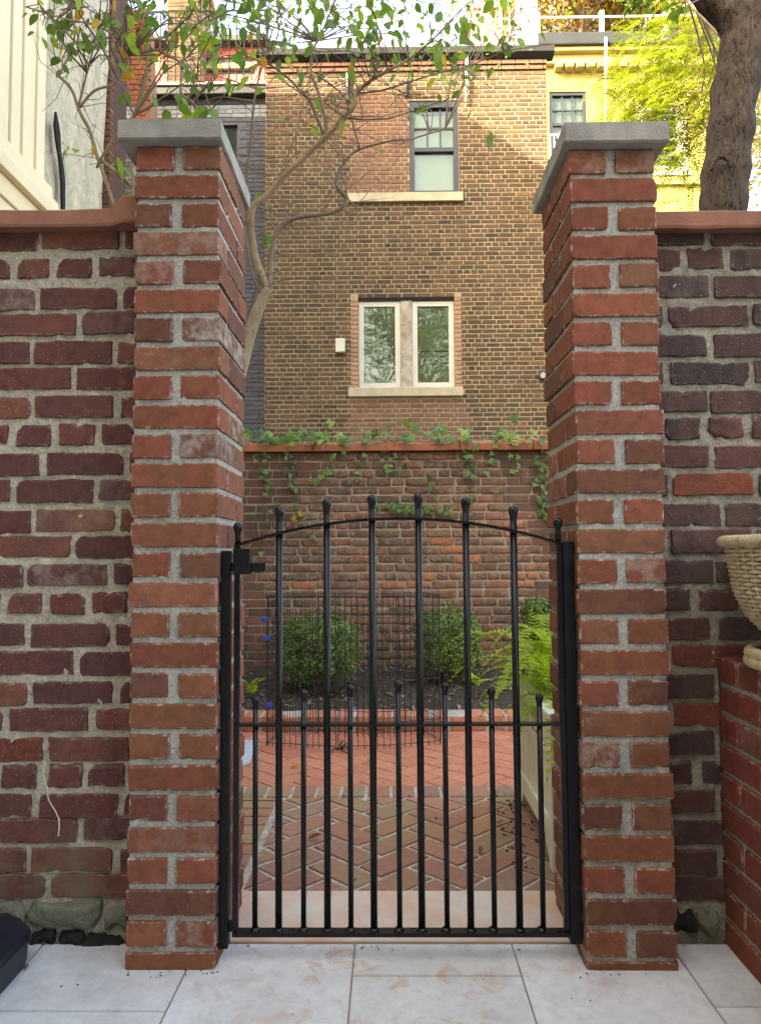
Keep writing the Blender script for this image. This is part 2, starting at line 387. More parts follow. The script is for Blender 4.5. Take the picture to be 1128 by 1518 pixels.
M['peel'] = plain('peeling_painted_wood', (0.36, 0.33, 0.26), 0.85, 0.3, 10, 0.6, 60, 0.2, 0, (0.20, 0.165, 0.12))
M['dark_frame'] = plain('black_window_paint', (0.018, 0.022, 0.025), 0.45, 0.1, 5, 0)
M['gutter'] = plain('dark_metal_gutter', (0.014, 0.017, 0.017), 0.55, 0.2, 4, 0.1)
M['yellow_wall'] = None
def yellow():
    m = NT('yellow_painted_brickwork'); co = m.pos()
    sep = m.n('SeparateXYZ'); m.set(sep.inputs[0], co)
    v = m.n('CombineXYZ', X=sep.outputs[0], Y=sep.outputs[2]).outputs[0]
    b = m.n('TexBrick', Scale=1.0, Mortar_Size=0.008, Brick_Width=0.21, Row_Height=0.07); m.set(b.inputs['Vector'], v)
    n = m.noise(co, 2.5, 5, 0.6)
    c = m.ramp(n, [(0.3, (0.23,0.19,0.052)), (0.6, (0.275,0.225,0.066)), (0.75, (0.30,0.25,0.09))])
    return m.fin(c, 0.8, m.bump(b.outputs['Fac'], -0.5, 0.01), 0.2)
M['yellow_wall'] = yellow()
M['cream_trim'] = plain('pale_yellow_trim', (0.29, 0.24, 0.078), 0.7, 0.1, 4, 0.1)
def glass(name, base, fac=0.35, tint=(0.8,0.85,0.8)):
    m = NT(name)
    tr = m.n('BsdfTransparent'); tr.inputs[0].default_value = (*tint, 1)
    gl = m.n('BsdfGlossy', Roughness=0.02); gl.inputs[0].default_value = (0.9, 0.95, 0.92, 1)
    fr = m.n('LayerWeight', Blend=0.35)
    nb = m.bump(m.noise(m.pos(), 2.5, 2, 0.5), 0.12, 0.05); m.set(gl.inputs['Normal'], nb)
    ms = m.n('MixShader'); m.set(ms.inputs[0], m.math('ADD', m.math('MULTIPLY', fr.outputs['Fresnel'], 0.3), fac, True))
    m.t.links.new(tr.outputs[0], ms.inputs[1]); m.t.links.new(gl.outputs[0], ms.inputs[2]); m.t.links.new(ms.outputs[0], m.out.inputs[0])
    return m.m
M['glass'] = glass('window_glass', None, 0.035)
M['blind'] = plain('pale_roller_blind', (0.27, 0.29, 0.17), 0.8, 0.08, 3, 0.1)
M['room'] = plain('dim_room', (0.10, 0.11, 0.08), 0.9, 0.3, 1.5, 0)
M['room_grey'] = plain('grey_green_blind', (0.15, 0.16, 0.11), 0.85, 0.15, 1.2, 0.1)
M['planter'] = plain('aged_white_planter_paint', (0.80, 0.78, 0.66), 0.6, 0.12, 9, 0.25, 70, 0.3, 0, (0.64, 0.60, 0.47))
M['wicker'] = plain('pale_wicker', (0.60, 0.48, 0.31), 0.55, 0.3, 45, 0.4, 240, 0.35, 0, (0.44, 0.33, 0.20))
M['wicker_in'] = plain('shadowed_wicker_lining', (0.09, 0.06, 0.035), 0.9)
M['navy'] = plain('dark_navy_plastic', (0.011, 0.013, 0.020), 0.42, 0.15, 20, 0.3, 320, 0.5)
M['white_metal'] = plain('white_railing_paint', (0.68, 0.68, 0.66), 0.5, 0.1, 5, 0)
M['grey_wood'] = plain('weathered_grey_board', (0.34, 0.30, 0.26), 0.85, 0.3, 12, 0.4, 40)
M['pink_wall'] = plain('pink_red_painted_wall', (0.30, 0.062, 0.05), 0.7, 0.12, 3, 0.2)
M['blue'] = plain('blue_cable_tie', (0.02, 0.07, 0.40), 0.4, 0.1, 10, 0)
M['root'] = plain('bleached_dry_root', (0.62, 0.58, 0.50), 0.8)
M['blue_slab'] = plain('pale_blue_grey_slab', (0.44, 0.48, 0.50), 0.7, 0.15, 15, 0.2, 80, 0.3, 0, (0.36, 0.40, 0.43))
M['mossy_stone'] = plain('mossy_foundation_stone', (0.20, 0.19, 0.14), 0.95, 0.35, 12, 1.0, 60, 0.2, 0, (0.10, 0.105, 0.07), 0.01)
M['black_stone'] = plain('black_rubble', (0.02, 0.022, 0.018), 0.9, 0.4, 15, 1.0, 60, 0.3, 0, None, 0.01)
M['green_pipe'] = plain('pale_green_pipe', (0.42, 0.56, 0.40), 0.6)

# ------------------------------------------------------------------ brick meshes
def brick_mesh(name, mat, L, Ht, D, r, amp, seed, nx=10, nz=5, ny=4, chips=2, chip_r=0.02):
    """Rounded, slightly warped and chipped brick centred on its front face (y = 0 is the front, body behind)."""
    R = random.Random(seed)
    def cuts(n, ln):
        e = min(r / ln, 0.12); e2 = min(2.3 * e, 0.28); m = n - 4
        if m < 1: return [0.0, e, 1 - e, 1.0]
        return [0.0, e] + [e2 + (1 - 2 * e2) * i / m for i in range(m + 1)] + [1 - e, 1.0]
    xs, ys, zs = cuts(nx, L), cuts(ny, D), cuts(nz, Ht)
    idx = {}; V = []; E = []; Fc = []
    off = Vector((R.uniform(0, 99), R.uniform(0, 99), R.uniform(0, 99)))
    ch = []
    for _ in range(chips):
        sx, sz = R.choice((-1, 1)), R.choice((-1, 1))
        if R.random() < 0.5: p = Vector((sx * L / 2, 0, sz * Ht / 2))
        else: p = Vector((R.uniform(-0.4, 0.4) * L, 0, sz * Ht / 2))
        ch.append((p, R.uniform(0.4, 1.0) * chip_r))
    def vert(i, j, k):
        key = (i, j, k)
        if key in idx: return idx[key]
        p = Vector(((xs[i] - 0.5) * L, ys[j] * D, (zs[k] - 0.5) * Ht))
        q = Vector((max(-L / 2 + r, min(L / 2 - r, p.x)), max(r, min(D - r, p.y)), max(-Ht / 2 + r, min(Ht / 2 - r, p.z))))
        d = p - q
        if d.length > 1e-9: p = q + d.normalized() * r
        n1 = noise.noise_vector(p * 22 + off); n2 = noise.noise_vector(p * 70 + off)
        w = n1 * amp + n2 * amp * 0.45
        p = p + Vector((w.x, w.y * 0.5, w.z))
        for c, cr in ch:
            dd = (p - c).length
            if dd < cr: p = p + (Vector((0, D * 0.5, 0)) - c).normalized() * (cr - dd) * 0.7
        fx = min(xs[i], 1 - xs[i]) * L; fz = min(zs[k], 1 - zs[k]) * Ht; fy = ys[j] * D
        near = sorted((fx, fz, fy))
        E.append(1.0 if near[1] <= r * 1.01 else 0.0)
        idx[key] = len(V); V.append(tuple(p)); return idx[key]
    a, b, c = len(xs) - 1, len(ys) - 1, len(zs) - 1
    for i in range(a):
        for k in range(c):
            Fc.append((vert(i,0,k), vert(i+1,0,k), vert(i+1,0,k+1), vert(i,0,k+1)))
            Fc.append((vert(i,b,k), vert(i,b,k+1), vert(i+1,b,k+1), vert(i+1,b,k)))
    for i in range(a):
        for j in range(b):
            Fc.append((vert(i,j,0), vert(i,j+1,0), vert(i+1,j+1,0), vert(i+1,j,0)))
            Fc.append((vert(i,j,c), vert(i+1,j,c), vert(i+1,j+1,c), vert(i,j+1,c)))
    for j in range(b):
        for k in range(c):
            Fc.append((vert(0,j,k), vert(0,j,k+1), vert(0,j+1,k+1), vert(0,j+1,k)))
            Fc.append((vert(a,j,k), vert(a,j+1,k), vert(a,j+1,k+1), vert(a,j,k+1)))
    me = bpy.data.meshes.new(name); me.from_pydata(V, [], Fc)
    at_ = me.attributes.new('edge', 'FLOAT', 'POINT'); at_.data.foreach_set('value', E)
    me.polygons.foreach_set('use_smooth', [True] * len(me.polygons))
    me.materials.append(mat); return me

def variants(n, *a, **k):
    s0 = k.pop('seed', 1)
    return [brick_mesh(*a, seed=s0 + i, **k) for i in range(n)]

def box_mesh(name, mat, L, Ht, D):
    return MB().box(-L / 2, L / 2, 0, D, -Ht / 2, Ht / 2).mesh(name, mat)

def rough_sheet(x0, x1, z0, z1, y, step, amp, freq, seed, y_back):
    """Closed wall body whose front face (towards -y) is a rough, displaced grid."""
    nx = max(2, int((x1 - x0) / step)); nz = max(2, int((z1 - z0) / step)); mb = MB()
    for k in range(nz + 1):
        for i in range(nx + 1):
            x = x0 + (x1 - x0) * i / nx; z = z0 + (z1 - z0) * k / nz
            p = Vector((x * freq, seed, z * freq))
            mb.v.append((x, y + amp * (noise.noise(p) + 0.5 * noise.noise(p * 2.7) + 0.9 * noise.noise(p * 0.28)), z))
    for k in range(nz):
        for i in range(nx):
            b = k * (nx + 1) + i; mb.f.append((b, b + 1, b + nx + 2, b + nx + 1))
    n = len(mb.v); c = [0, nx, (nx + 1) * (nz + 1) - 1, (nx + 1) * nz]
    mb.v += [(x0, y_back, z0), (x1, y_back, z0), (x1, y_back, z1), (x0, y_back, z1)]
    mb.f.append((n, n + 3, n + 2, n + 1))
    bot = list(range(0, nx + 1)); top = [(nx + 1) * nz + i for i in range(nx + 1)]
    lef = [(nx + 1) * k for k in range(nz + 1)]; rig = [(nx + 1) * k + nx for k in range(nz + 1)]
    mb.f.append(tuple(bot[::-1]) + (n, n + 1)); mb.f.append(tuple(top) + (n + 2, n + 3))
    mb.f.append(tuple(lef) + (n + 3, n)); mb.f.append(tuple(rig[::-1]) + (n + 1, n + 2))
    return mb

# ================================================================== GROUND
struct(MB().quad((-300,-300,-0.34), (300,-300,-0.34), (300,300,-0.34), (-300,300,-0.34)).build('ground', M['ground']))

# tiled patio in front of the wall
patio = struct(MB().box(-2.0, 2.1, -4.2, 0.114, -0.30, -0.003).build('patio', M['grout']))
TW, TL = 0.3665, 0.60
tile_me = []
def tile_mesh(w, l):
    mb = MB().box(-w / 2, w / 2, -l / 2, l / 2, -0.02, 0)
    me = mb.mesh('tile', M['tile']); bm = bmesh.new(); bm.from_mesh(me)
    bmesh.ops.bevel(bm, geom=[e for e in bm.edges if abs(e.verts[0].co.z) < 1e-6 and abs(e.verts[1].co.z) < 1e-6], offset=0.0015, segments=2, affect='EDGES')
    bm.to_mesh(me); bm.free(); return me
offs = {0: 1.661 - D0, -2: 1.534 - D0, 2: 1.552 - D0, -1: 1.36 - D0, 1: 1.37 - D0}
RT = random.Random(5)
tcache = {}
for c in range(-5, 6):
    x0 = -0.088 + TW * c
    if x0 < -1.99 or x0 + TW > 2.12: continue
    j0 = offs.get(c, RT.uniform(-0.3, 0.1))
    while j0 < 0.114: j0 += TL
    y1 = j0
    while y1 > -4.1:
        y0 = y1 - TL; a1 = min(y1, 0.114); a0 = max(y0, -4.19)
        if a1 - a0 > 0.03:
            w = TW - 0.0036; l = round(a1 - a0 - 0.0036, 3)
            if l not in tcache: tcache[l] = tile_mesh(w, l)
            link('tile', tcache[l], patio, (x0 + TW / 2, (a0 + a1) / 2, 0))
        y1 = y0

# threshold slab between the pillars
struct(MB().box(-0.46, 0.50, 0.1175, 0.380, -0.10, 0.004).build('threshold_slab', M['threshold'], None, False, 0.003))

# brick paving
def clip_poly(poly, x0, x1, y0, y1):
    for ax, lim, sg in ((0, x0, 1), (0, x1, -1), (1, y0, 1), (1, y1, -1)):
        out = []
        for i in range(len(poly)):
            p, q = poly[i - 1], poly[i]
            pi = (p[ax] - lim) * sg >= 0; qi = (q[ax] - lim) * sg >= 0
            if pi != qi:
                t = (lim - p[ax]) / (q[ax] - p[ax]); out.append((p[0] + (q[0] - p[0]) * t, p[1] + (q[1] - p[1]) * t))
            if qi: out.append(q)
        poly = out
        if not poly: return []
    return poly
def area(p): return abs(sum(p[i - 1][0] * p[i][1] - p[i][0] * p[i - 1][1] for i in range(len(p)))) / 2
def paver(poly, z, mat, parent, R, tilt=0.0012):
    dz = R.uniform(-tilt, tilt); cx = sum(p[0] for p in poly) / len(poly); cy = sum(p[1] for p in poly) / len(poly)
    sx, sy = R.uniform(-.012, .012), R.uniform(-.012, .012)
    mb = MB(); m = len(poly); b = 0.004
    ins = [(x + (cx - x) * b / max(math.hypot(cx - x, cy - y), 1e-4), y + (cy - y) * b / max(math.hypot(cx - x, cy - y), 1e-4)) for x, y in poly]
    f = lambda x, y, dd: (x - cx, y - cy, dz + dd + (x - cx) * sx + (y - cy) * sy)
    mb.v = [f(x, y, -0.03) for x, y in poly] + [f(x, y, -0.003) for x, y in poly] + [f(x, y, 0) for x, y in ins]
    for i in range(m):
        j = (i + 1) % m
        mb.f += [(i, j, m + j, m + i), (m + i, m + j, 2 * m + j, 2 * m + i)]
    mb.f.append(tuple(2 * m + i for i in range(m)))
    return link('paver', mb.mesh('paver', mat), parent, (cx, cy, z))
def herringbone(x0, x1, y0, y1, a, jt, z, mat, parent, R, org, jit=0.0):
    c45 = math.cos(rad(45))
    for i in range(-60, 60):
        for j in range(-60, 60):
            mm = (i - j) % 4
            if mm == 0: rc = (i, j, i + 2, j + 1)
            elif mm == 3: rc = (i, j, i + 1, j + 2)
            else: continue
            g = jt / 2
            pts = [(rc[0]*a+g, rc[1]*a+g), (rc[2]*a-g, rc[1]*a+g), (rc[2]*a-g, rc[3]*a-g), (rc[0]*a+g, rc[3]*a-g)]
            pts = [(org[0] + (x - y) * c45 + R.uniform(-jit, jit), org[1] + (x + y) * c45 + R.uniform(-jit, jit)) for x, y in pts]
            p = clip_poly(pts, x0, x1, y0, y1)
            if len(p) >= 3 and area(p) > 0.0008: paver(p, z, mat, parent, R)
RP = random.Random(11)
near_p = struct(MB().box(-1.0, 1.2, 0.3825, 1.304, -0.30, -0.005).build('garden_path', M['joint_white']))
herringbone(-0.405, 0.90, 0.388, 1.160, 0.106, 0.015, 0.0, M['paver_near'], near_p, RP, (-0.03, 0.02), 0.003)
y = 0.388
while y < 1.15:                                             # side strip of straight-laid bricks
    for (u0, u1) in ((-0.61, -0.428), (-0.82, -0.622)):
        paver(clip_poly([(u0,y),(u1,y),(u1,y+0.075),(u0,y+0.075)], -1, 1, 0.388, 1.160), 0, M['paver_near'], near_p, RP)
    y += 0.083
x = -0.95
while x < 1.15:                                             # soldier course at the step
    paver([(x,1.174),(x+0.083,1.174),(x+0.083,1.304),(x,1.304)], 0.0, M['paver_near'], near_p, RP); x += 0.0955
ZF = -0.13
far_p = struct(MB().box(-1.6, 2.2, 1.307, 2.765, -0.33, ZF - 0.005).build('garden_patio', M['joint_dark']))
herringbone(-1.15, 1.45, 1.311, 2.757, 0.108, 0.005, ZF, M['paver_far'], far_p, RP, (0.08, 0.03))

# ================================================================== PILLARS
PIT = 0.0679
ZT = at(240, 234, D0).z
Lb, Hb, Db = 0.200, 0.0555, 0.095
str_v = variants(8, 'brick', M['pillar_brick'], Lb, Hb, Db, r=0.0025, amp=0.0011, seed=10, nx=14, nz=8, ny=8, chips=2, chip_r=0.012)
hed_v = variants(8, 'brick', M['pillar_brick'], 0.090, Hb, 0.200, r=0.0025, amp=0.0011, seed=40, nx=9, nz=8, ny=12, chips=2, chip_r=0.012)
def pillar(xc, ZT, seed, label):
    R = random.Random(seed)
    t = thing('gate_pillar', (xc, 0.15, 0), label, 'pillar', 'brick pillars of the gate')
    w = 0.100
    core = rough_sheet(xc - w + 0.0055, xc + w - 0.0055, 0.0, ZT + 0.028, 0.0062, 0.012, 0.0016, 40, seed, 0.299).build('mortar', M['pillar_mortar'], t, True)
    core.data.polygons.foreach_set('use_smooth', [False] * len(core.data.polygons))
    for k in range(28):
        z = ZT - PIT * k
        sx = R.uniform(-0.003, 0.003); J = lambda s: R.uniform(-s, s)
        if k == 27: zs = (ZT - PIT * 26 - 0.039) / 2; sc = zs * 2 / 0.0555
        else: zs, sc = z, 1.0
        rot = lambda: (J(0.004), J(0.008), J(0.006))
        fl = lambda: R.choice((1, -1))
        if k % 2 == 1:      # stretcher in front, two headers running back
            link('brick', R.choice(str_v), t, (xc + sx, J(0.002), zs), rot(), (fl(), 1, sc))
            for s in (-1, 1):
                link('brick', R.choice(hed_v), t, (xc + sx + s * 0.055 + J(.001), 0.105, zs + J(.001)), rot(), (fl() * 1.0, 1, sc))
        else:               # two headers in front, stretcher behind
            wj = R.choice((0.0, 0.0, 0.003, -0.003, 0.006))
            for s in (-1, 1):
                link('brick', R.choice(hed_v), t, (xc + sx + s * 0.055 + wj * 0.5, J(0.0025), zs + J(.0015)), rot(), (fl() * (1 - 0.05 * R.random()), 1, sc))
            link('brick', R.choice(str_v), t, (xc + sx, 0.21, zs), rot(), (fl(), 1, sc))
    return t
XL = at(258, 822, D0).x; XR = at(922, 822, D0).x
ZTL, ZTR = ZT, at(922, 238, D0).z
pl = pillar(XL, ZTL, 3, 'red brick gate pillar whose inner face carries the latch post')
pr = pillar(XR, ZTR, 8, 'red brick gate pillar whose inner face carries the hinge post')
def cap(xc, parent, zb, tilt):
    bm = bmesh.new(); me = bpy.data.meshes.new('cap_stone')
    bmesh.ops.create_cube(bm, size=1)
    for v in bm.verts: v.co = Vector((xc + v.co.x * 0.240, 0.152 + v.co.y * 0.365, zb + (v.co.z + 0.5) * 0.048))
    bmesh.ops.bevel(bm, geom=bm.edges[:], offset=0.003, segments=2, affect='EDGES')
    bmesh.ops.subdivide_edges(bm, edges=[e for e in bm.edges if e.calc_length() > 0.1], cuts=7, use_grid_fill=True)
    for v in bm.verts: v.co += noise.noise_vector(v.co * 35) * 0.0011
    bm.to_mesh(me); bm.free(); me.materials.append(M['concrete'])
    return link('cap_stone', me, parent)
cap(-0.503, pl, ZTL + 0.030, 0); cap(0.525, pr, ZTR + 0.030, 0)
for xc, p, zt in ((XL, pl, ZTL), (XR, pr, ZTR)):
    MB().box(xc - 0.092, xc + 0.092, 0.009, 0.296, zt + 0.02, zt + 0.0295).build('mortar_bed', M['pillar_mortar'], p, bevel=0.003)

# ================================================================== OLD GARDEN WALLS
DWF = 1.797; YW = DWF - D0
def wz(py): return at(578, py, DWF).z
def wx(px, py): return at(px, py, DWF).x
old = {}
for key, seed in (('old_left', 100), ('old_right', 200), ('old_red', 300)):
    old[key] = (variants(10, 'brick', M[key], 0.193, 0.0545, 0.085, r=0.0026, amp=0.0028, seed=seed, nx=15, nz=8, ny=5, chips=2, chip_r=0.016),
                variants(8, 'brick', M[key], 0.090, 0.052, 0.085, r=0.0040, amp=0.0042, seed=seed + 50, nx=10, nz=8, ny=5, chips=2, chip_r=0.018))
LEFT_ROWS = [(348,'S',58),(391,'H',80),(436,'S',55),(475,'S',116),(517,'S',47),(556,'S',108),(599,'S',49),(641,'H',80),(685,'S',64),(724,'S',143),(770,'S',50),(808,'S',108),(850,'S',38),(893,'H',70),(940,'S',41),(982,'S',114),(1027,'S',46),(1067,'S',136),(1110,'S',66),(1150,'H',62),(1193,'S',52),(1230,'S',120),(1275,'S',44),(1315,'S',71)]
RIGHT_ROWS = [(353,'S',1050),(388,'H',1015),(430,'S',1057),(472,'S',1113),(515,'S',1054),(556,'S',1115),(600,'S',1051),(638,'H',1045),(680,'S',1057),(722,'S',1122),(765,'S',1072),(804,'S',1118),(850,'S',1060),(892,'H',1031),(935,'S',1060),(976,'S',1120),(1020,'S',1062),(1062,'S',1125),(1105,'S',1063),(1147,'H',1033),(1190,'S',1066),(1235,'S',1126),(1280,'S',1068),(1320,'S',1128)]
def old_wall(rows, x0, x1, key, mort, seed, label, red):
    R = random.Random(seed)
    t = thing('garden_wall', ((x0 + x1) / 2, YW + 0.15, 0), label, 'wall', 'old brick walls either side of the gate')
    vis0, vis1 = (max(x0, -1.25), x1) if x0 < 0 else (x0, min(x1, 1.25))
    rough_sheet(vis0, vis1, -0.02, 1.745, YW + 0.0042, 0.006, 0.0044, 45, seed, YW + 0.30).build('mortar', M[mort], t, True)
    if x0 < vis0 - .01: rough_sheet(x0, vis0 - 0.0005, -0.02, 1.745, YW + 0.0075, 0.05, 0.002, 12, seed, YW + 0.30).build('mortar', M[mort], t, True)
    if x1 > vis1 + .01: rough_sheet(vis1 + 0.0005, x1, -0.02, 1.745, YW + 0.0075, 0.05, 0.002, 12, seed, YW + 0.30).build('mortar', M[mort], t, True)
    for ri, (py, kind, jx) in enumerate(rows):
        z = wz(py); P = 0.2065 if kind == 'S' else 0.1045
        u = wx(jx, py)
        k0 = math.floor((x0 - u) / P) - 1; k1 = math.ceil((x1 - u) / P) + 1
        for k in range(k0, k1):
            a = u + k * P + 0.0065; b = u + (k + 1) * P - 0.0065
            if kind == 'H': a += R.uniform(0, .008); b -= R.uniform(0, .008)
            else: a += R.uniform(-.002, .004); b -= R.uniform(-.002, .004)
            a = max(a, x0 + 0.001); b = min(b, x1 - 0.001)
            if b - a < 0.022: continue
            full = 0.193 if b - a > 0.12 else 0.090
            kk = key
            if (ri, k) in red or (R.random() < 0.03): kk = 'old_red'
            me = R.choice(old[kk][0 if full > 0.1 else 1])
            link('brick', me, t, ((a + b) / 2, YW - R.uniform(0.0, 0.004), z + R.uniform(-.0025, .0025)), (R.uniform(-.01, .01), R.uniform(-.012, .012), R.uniform(-.01, .01)),
                 ((b - a) / full * R.choice((1, -1)), 1, R.uniform(0.94, 1.05)))
    return t
wl = old_wall(LEFT_ROWS, -1.98, XL - 0.101, 'old_left', 'old_mortar', 21, 'old maroon brick wall with wide pale mortar beside the dark case', ())
wr = old_wall(RIGHT_ROWS, XR + 0.101, 2.05, 'old_right', 'old_mortar_r', 22, 'old dark purple-brown brick wall behind the wicker basket', {(9, -1), (15, -1), (17, -1)})
# mossy stones at the foot of the left wall
def stone(x0, x1, z0, z1, mat, parent, seed, proud=0.012, name='stone'):
    L, h = x1 - x0, z1 - z0
    me = brick_mesh(name, mat, L, h, 0.10, min(0.007, h * 0.2), 0.009, seed, 12, 8, 5, 4, 0.03)
    return link(name, me, parent, ((x0 + x1) / 2, YW - proud, (z0 + z1) / 2))
sx_ = lambda px: wx(px, 1350)
for (a, b, p0, p1, mt) in ((45, 152, 1338, 1372, 'mossy_stone'), (158, 192, 1346, 1380, 'mossy_stone'), (-40, 38, 1336, 1370, 'mossy_stone'), (-60, 46, 1374, 1400, 'black_stone'), (48, 84, 1374, 1402, 'black_stone'), (86, 126, 1380, 1406, 'black_stone'), (128, 180, 1382, 1404, 'black_stone')):
    stone(sx_(a), sx_(b), wz(p1), wz(p0), M[mt], wl, a + 500, 0.016)  # near-black stones fill the dark gap at the wall foot
for (a, b, p0, p1, mt) in ((990, 1030, 1350, 1384, 'black_stone'), (1034, 1066, 1352, 1386, 'mossy_stone')):
    stone(wx(a, 1370), wx(b, 1370), wz(p1), wz(p0), M[mt], wr, a, 0.010)

# terracotta coping tiles
def coping_tile(x0, x1, yf, yb, zb, zt, mat, parent, bell=None, bell_w=0.07, name='coping_tile'):
    ym = (yf + yb) / 2
    def prof(g):
        return [(yf - g, zb), (yf - g - 0.003, zb + 0.006), (yf - g - 0.003, zt - 0.006 + g), (yf - g + 0.006, zt + g), (ym, zt + 0.05 + g), (yb + g - 0.006, zt + g), (yb + g, zt - 0.006 + g), (yb + g, zb), (yb + g - 0.03, zb + 0.004), (yf - g + 0.03, zb + 0.004)]
    mb = MB(); rings = []
    def ring(x, g):
        n = len(mb.v); pr = prof(g); mb.v += [(x, y, z) for y, z in pr]; rings.append((n, len(pr)))
    if bell == 'end':
        n_ = 10
        for i in range(n_ + 1): ring(x0 + (x1 - bell_w - 0.02 - x0) * i / n_, 0)
        ring(x1 - bell_w, 0.012); ring(x1 - bell_w * 0.75, 0.021); ring(x1, 0.023)
    elif bell == 'start':
        ring(x0, 0.016); ring(x0 + bell_w * 0.9, 0.016); ring(x0 + bell_w, 0.004); ring(x0 + bell_w + 0.01, 0)
        for i in range(1, 9): ring(x0 + bell_w + 0.01 + (x1 - x0 - bell_w - 0.01) * i / 8, 0)
    else:
        for i in range(11): ring(x0 + (x1 - x0) * i / 10, 0)
    for (a, m), (b, _) in zip(rings, rings[1:]):
        for i in range(m):
            j = (i + 1) % m; mb.f.append((a + i, a + j, b + j, b + i))
    a, m = rings[0]; mb.f.append(tuple(range(a, a + m))); b, _ = rings[-1]; mb.f.append(tuple(reversed(range(b, b + m))))
    s = x0 * 7
    mb.v = [tuple(Vector(v) + noise.noise_vector(Vector(v) * 14 + Vector((s, 0, 0))) * 0.003) for v in mb.v]
    return mb.build(name, mat, parent)
zc0, zc1 = at(90, 336, 1.76).z, at(90, 309, 1.76).z
coping_tile(-1.22, XL - 0.106, 0.078, YW + 0.36, zc0, zc1, M['terracotta'], wl, 'end', 0.062)
coping_tile(-1.98, -1.225, 0.078, YW + 0.36, zc0, zc1, M['terracotta'], wl)
zd0, zd1 = at(1050, 338, 1.76).z, at(1050, 311, 1.76).z
coping_tile(XR + 0.103, 1.30, 0.078, YW + 0.36, zd0, zd1, M['terracotta'], wr)
coping_tile(1.305, 2.05, 0.078, YW + 0.36, zd0, zd1, M['terracotta'], wr)
MB().tube([(XL - 0.112, 0.085, zc1 - 0.012), (XL - 0.110, 0.09, zc0 - 0.02), (XL - 0.108, YW - 0.004, zc0 - 0.06), (XL - 0.104, YW - 0.002, zc0 - 0.085)], 0.004, 6).build('dark_gap_strip', M['black_gap'], wl)  # black strip stands in for the shaded gap between coping and pillar

# ================================================================== LOW BRICK WALL (right)
xlw = at(1066, 1150, 1.80).x
zlw = at(1068, 972, 1.80).z
lw = thing('low_brick_wall', (xlw + 0.2, -0.6, 0), 'low red brick wall carrying the wicker basket', 'wall')
MB().box(xlw + 0.006, xlw + 0.60, -1.15, YW - 0.006, -0.01, zlw - 0.003).build('mortar', M['pillar_mortar'], lw)
low_s = variants(6, 'brick', M['low_brick'], 0.197, 0.057, 0.09, r=0.003, amp=0.0013, seed=70, nx=10, nz=5, ny=4, chips=1, chip_r=0.012)
low_h = variants(6, 'brick', M['low_brick'], 0.094, 0.057, 0.19, r=0.003, amp=0.0013, seed=90, nx=6, nz=5, ny=8, chips=1, chip_r=0.012)
RL = random.Random(31)
z = zlw - 0.0295; row = 0
while z > -0.02:
    y = YW - 0.004
    if row == 0: seq = ['H'] * 12
    else: seq = (['S'] * 6 if row % 2 == 1 else ['H'] + ['S'] * 6)
    for s in seq:
        L = 0.197 if s == 'S' else 0.094
        if y - L < -1.15: break
        me = RL.choice(low_s if s == 'S' else low_h)
        # rotate so that the brick's front (-y) faces -x
        link('brick', me, lw, (xlw + RL.uniform(-.0015, .0015), y - L / 2, z), (RL.uniform(-.006, .006), RL.uniform(-.006, .006), -math.pi / 2), (RL.choice((1, -1)), 1, 1))
        y -= L + 0.010
    z -= 0.0675; row += 1
# top bed of headers further in, so that the wall top is paved
for k in range(10):
    link('brick', RL.choice(low_h), lw, (xlw + 0.205, YW - 0.06 - 0.104 * k, zlw - 0.029), (0, 0, -math.pi / 2))
    link('brick', RL.choice(low_h), lw, (xlw + 0.405, YW - 0.06 - 0.104 * k, zlw - 0.029), (0, 0, -math.pi / 2))

# ================================================================== GATE
DG = 1.715; YG = DG - D0
gx = lambda px, py=822: at(px, py, DG).x
gz = lambda py, px=578: at(px, py, DG).z
gate = thing('garden_gate', (0, YG, 0), 'black iron garden gate with arched top and ball-tipped bars', 'gate')
def ball_bar(x, z0, z1, r, br):
    mb = MB(); s = 2
    lean = 0.0
    mb.tube([(x, YG, z0), (x, YG, z1 - br * 1.5)], r, 14)
    prof = [(r, z1 - br * 3.0), (r * 1.04, z1 - br * 2.2), (br * 0.86, z1 - br * 1.55), (br, z1 - br), (br * 0.87, z1 - br * 0.5), (br * 0.5, z1 - br * 0.13), (0.0006, z1)]
    mb.lathe((x, YG, 0), prof, 18)
    return mb.build('bar', M['black_metal'], gate, True)
zb0 = gz(1383); zmid = gz(1074); 
long_top = [(352, 774), (414, 751), (481, 739), (550.5, 733), (618.5, 731), (689.5, 737), (760, 750), (826.5, 767)]
bar_x = [gx(352) , gx(414), gx(484.5), gx(551.5), gx(620.5), gx(691), gx(761.5), gx(829)]
for i, ((px, py), x) in enumerate(zip(long_top, bar_x)):
    ztop = at(px, py, DG).z
    if i in (0, 7):   # end stiles: slim flat frame below, short ball finial above
        za = at(px, 806, DG).z
        MB().box(x - 0.0065, x + 0.0065, YG - 0.0065, YG + 0.0065, zb0 - 0.006, za).build('stile', M['black_metal'], gate, False, 0.0012)
        b = ball_bar(x + (0.001 if i == 0 else -0.002), za - 0.002, ztop, 0.0068, 0.0115)
    else:
        ball_bar(x, zb0, ztop, 0.0080, 0.0118)
short = [(379, 1033), (450, 1022), (519, 1015), (590, 1009), (659, 1012), (728, 1019), (799, 1028)]
for px, py in short:
    ball_bar((lambda p: p.x)(at(px, py, DG)), zb0, at(px, py, DG).z, 0.0062, 0.0095)
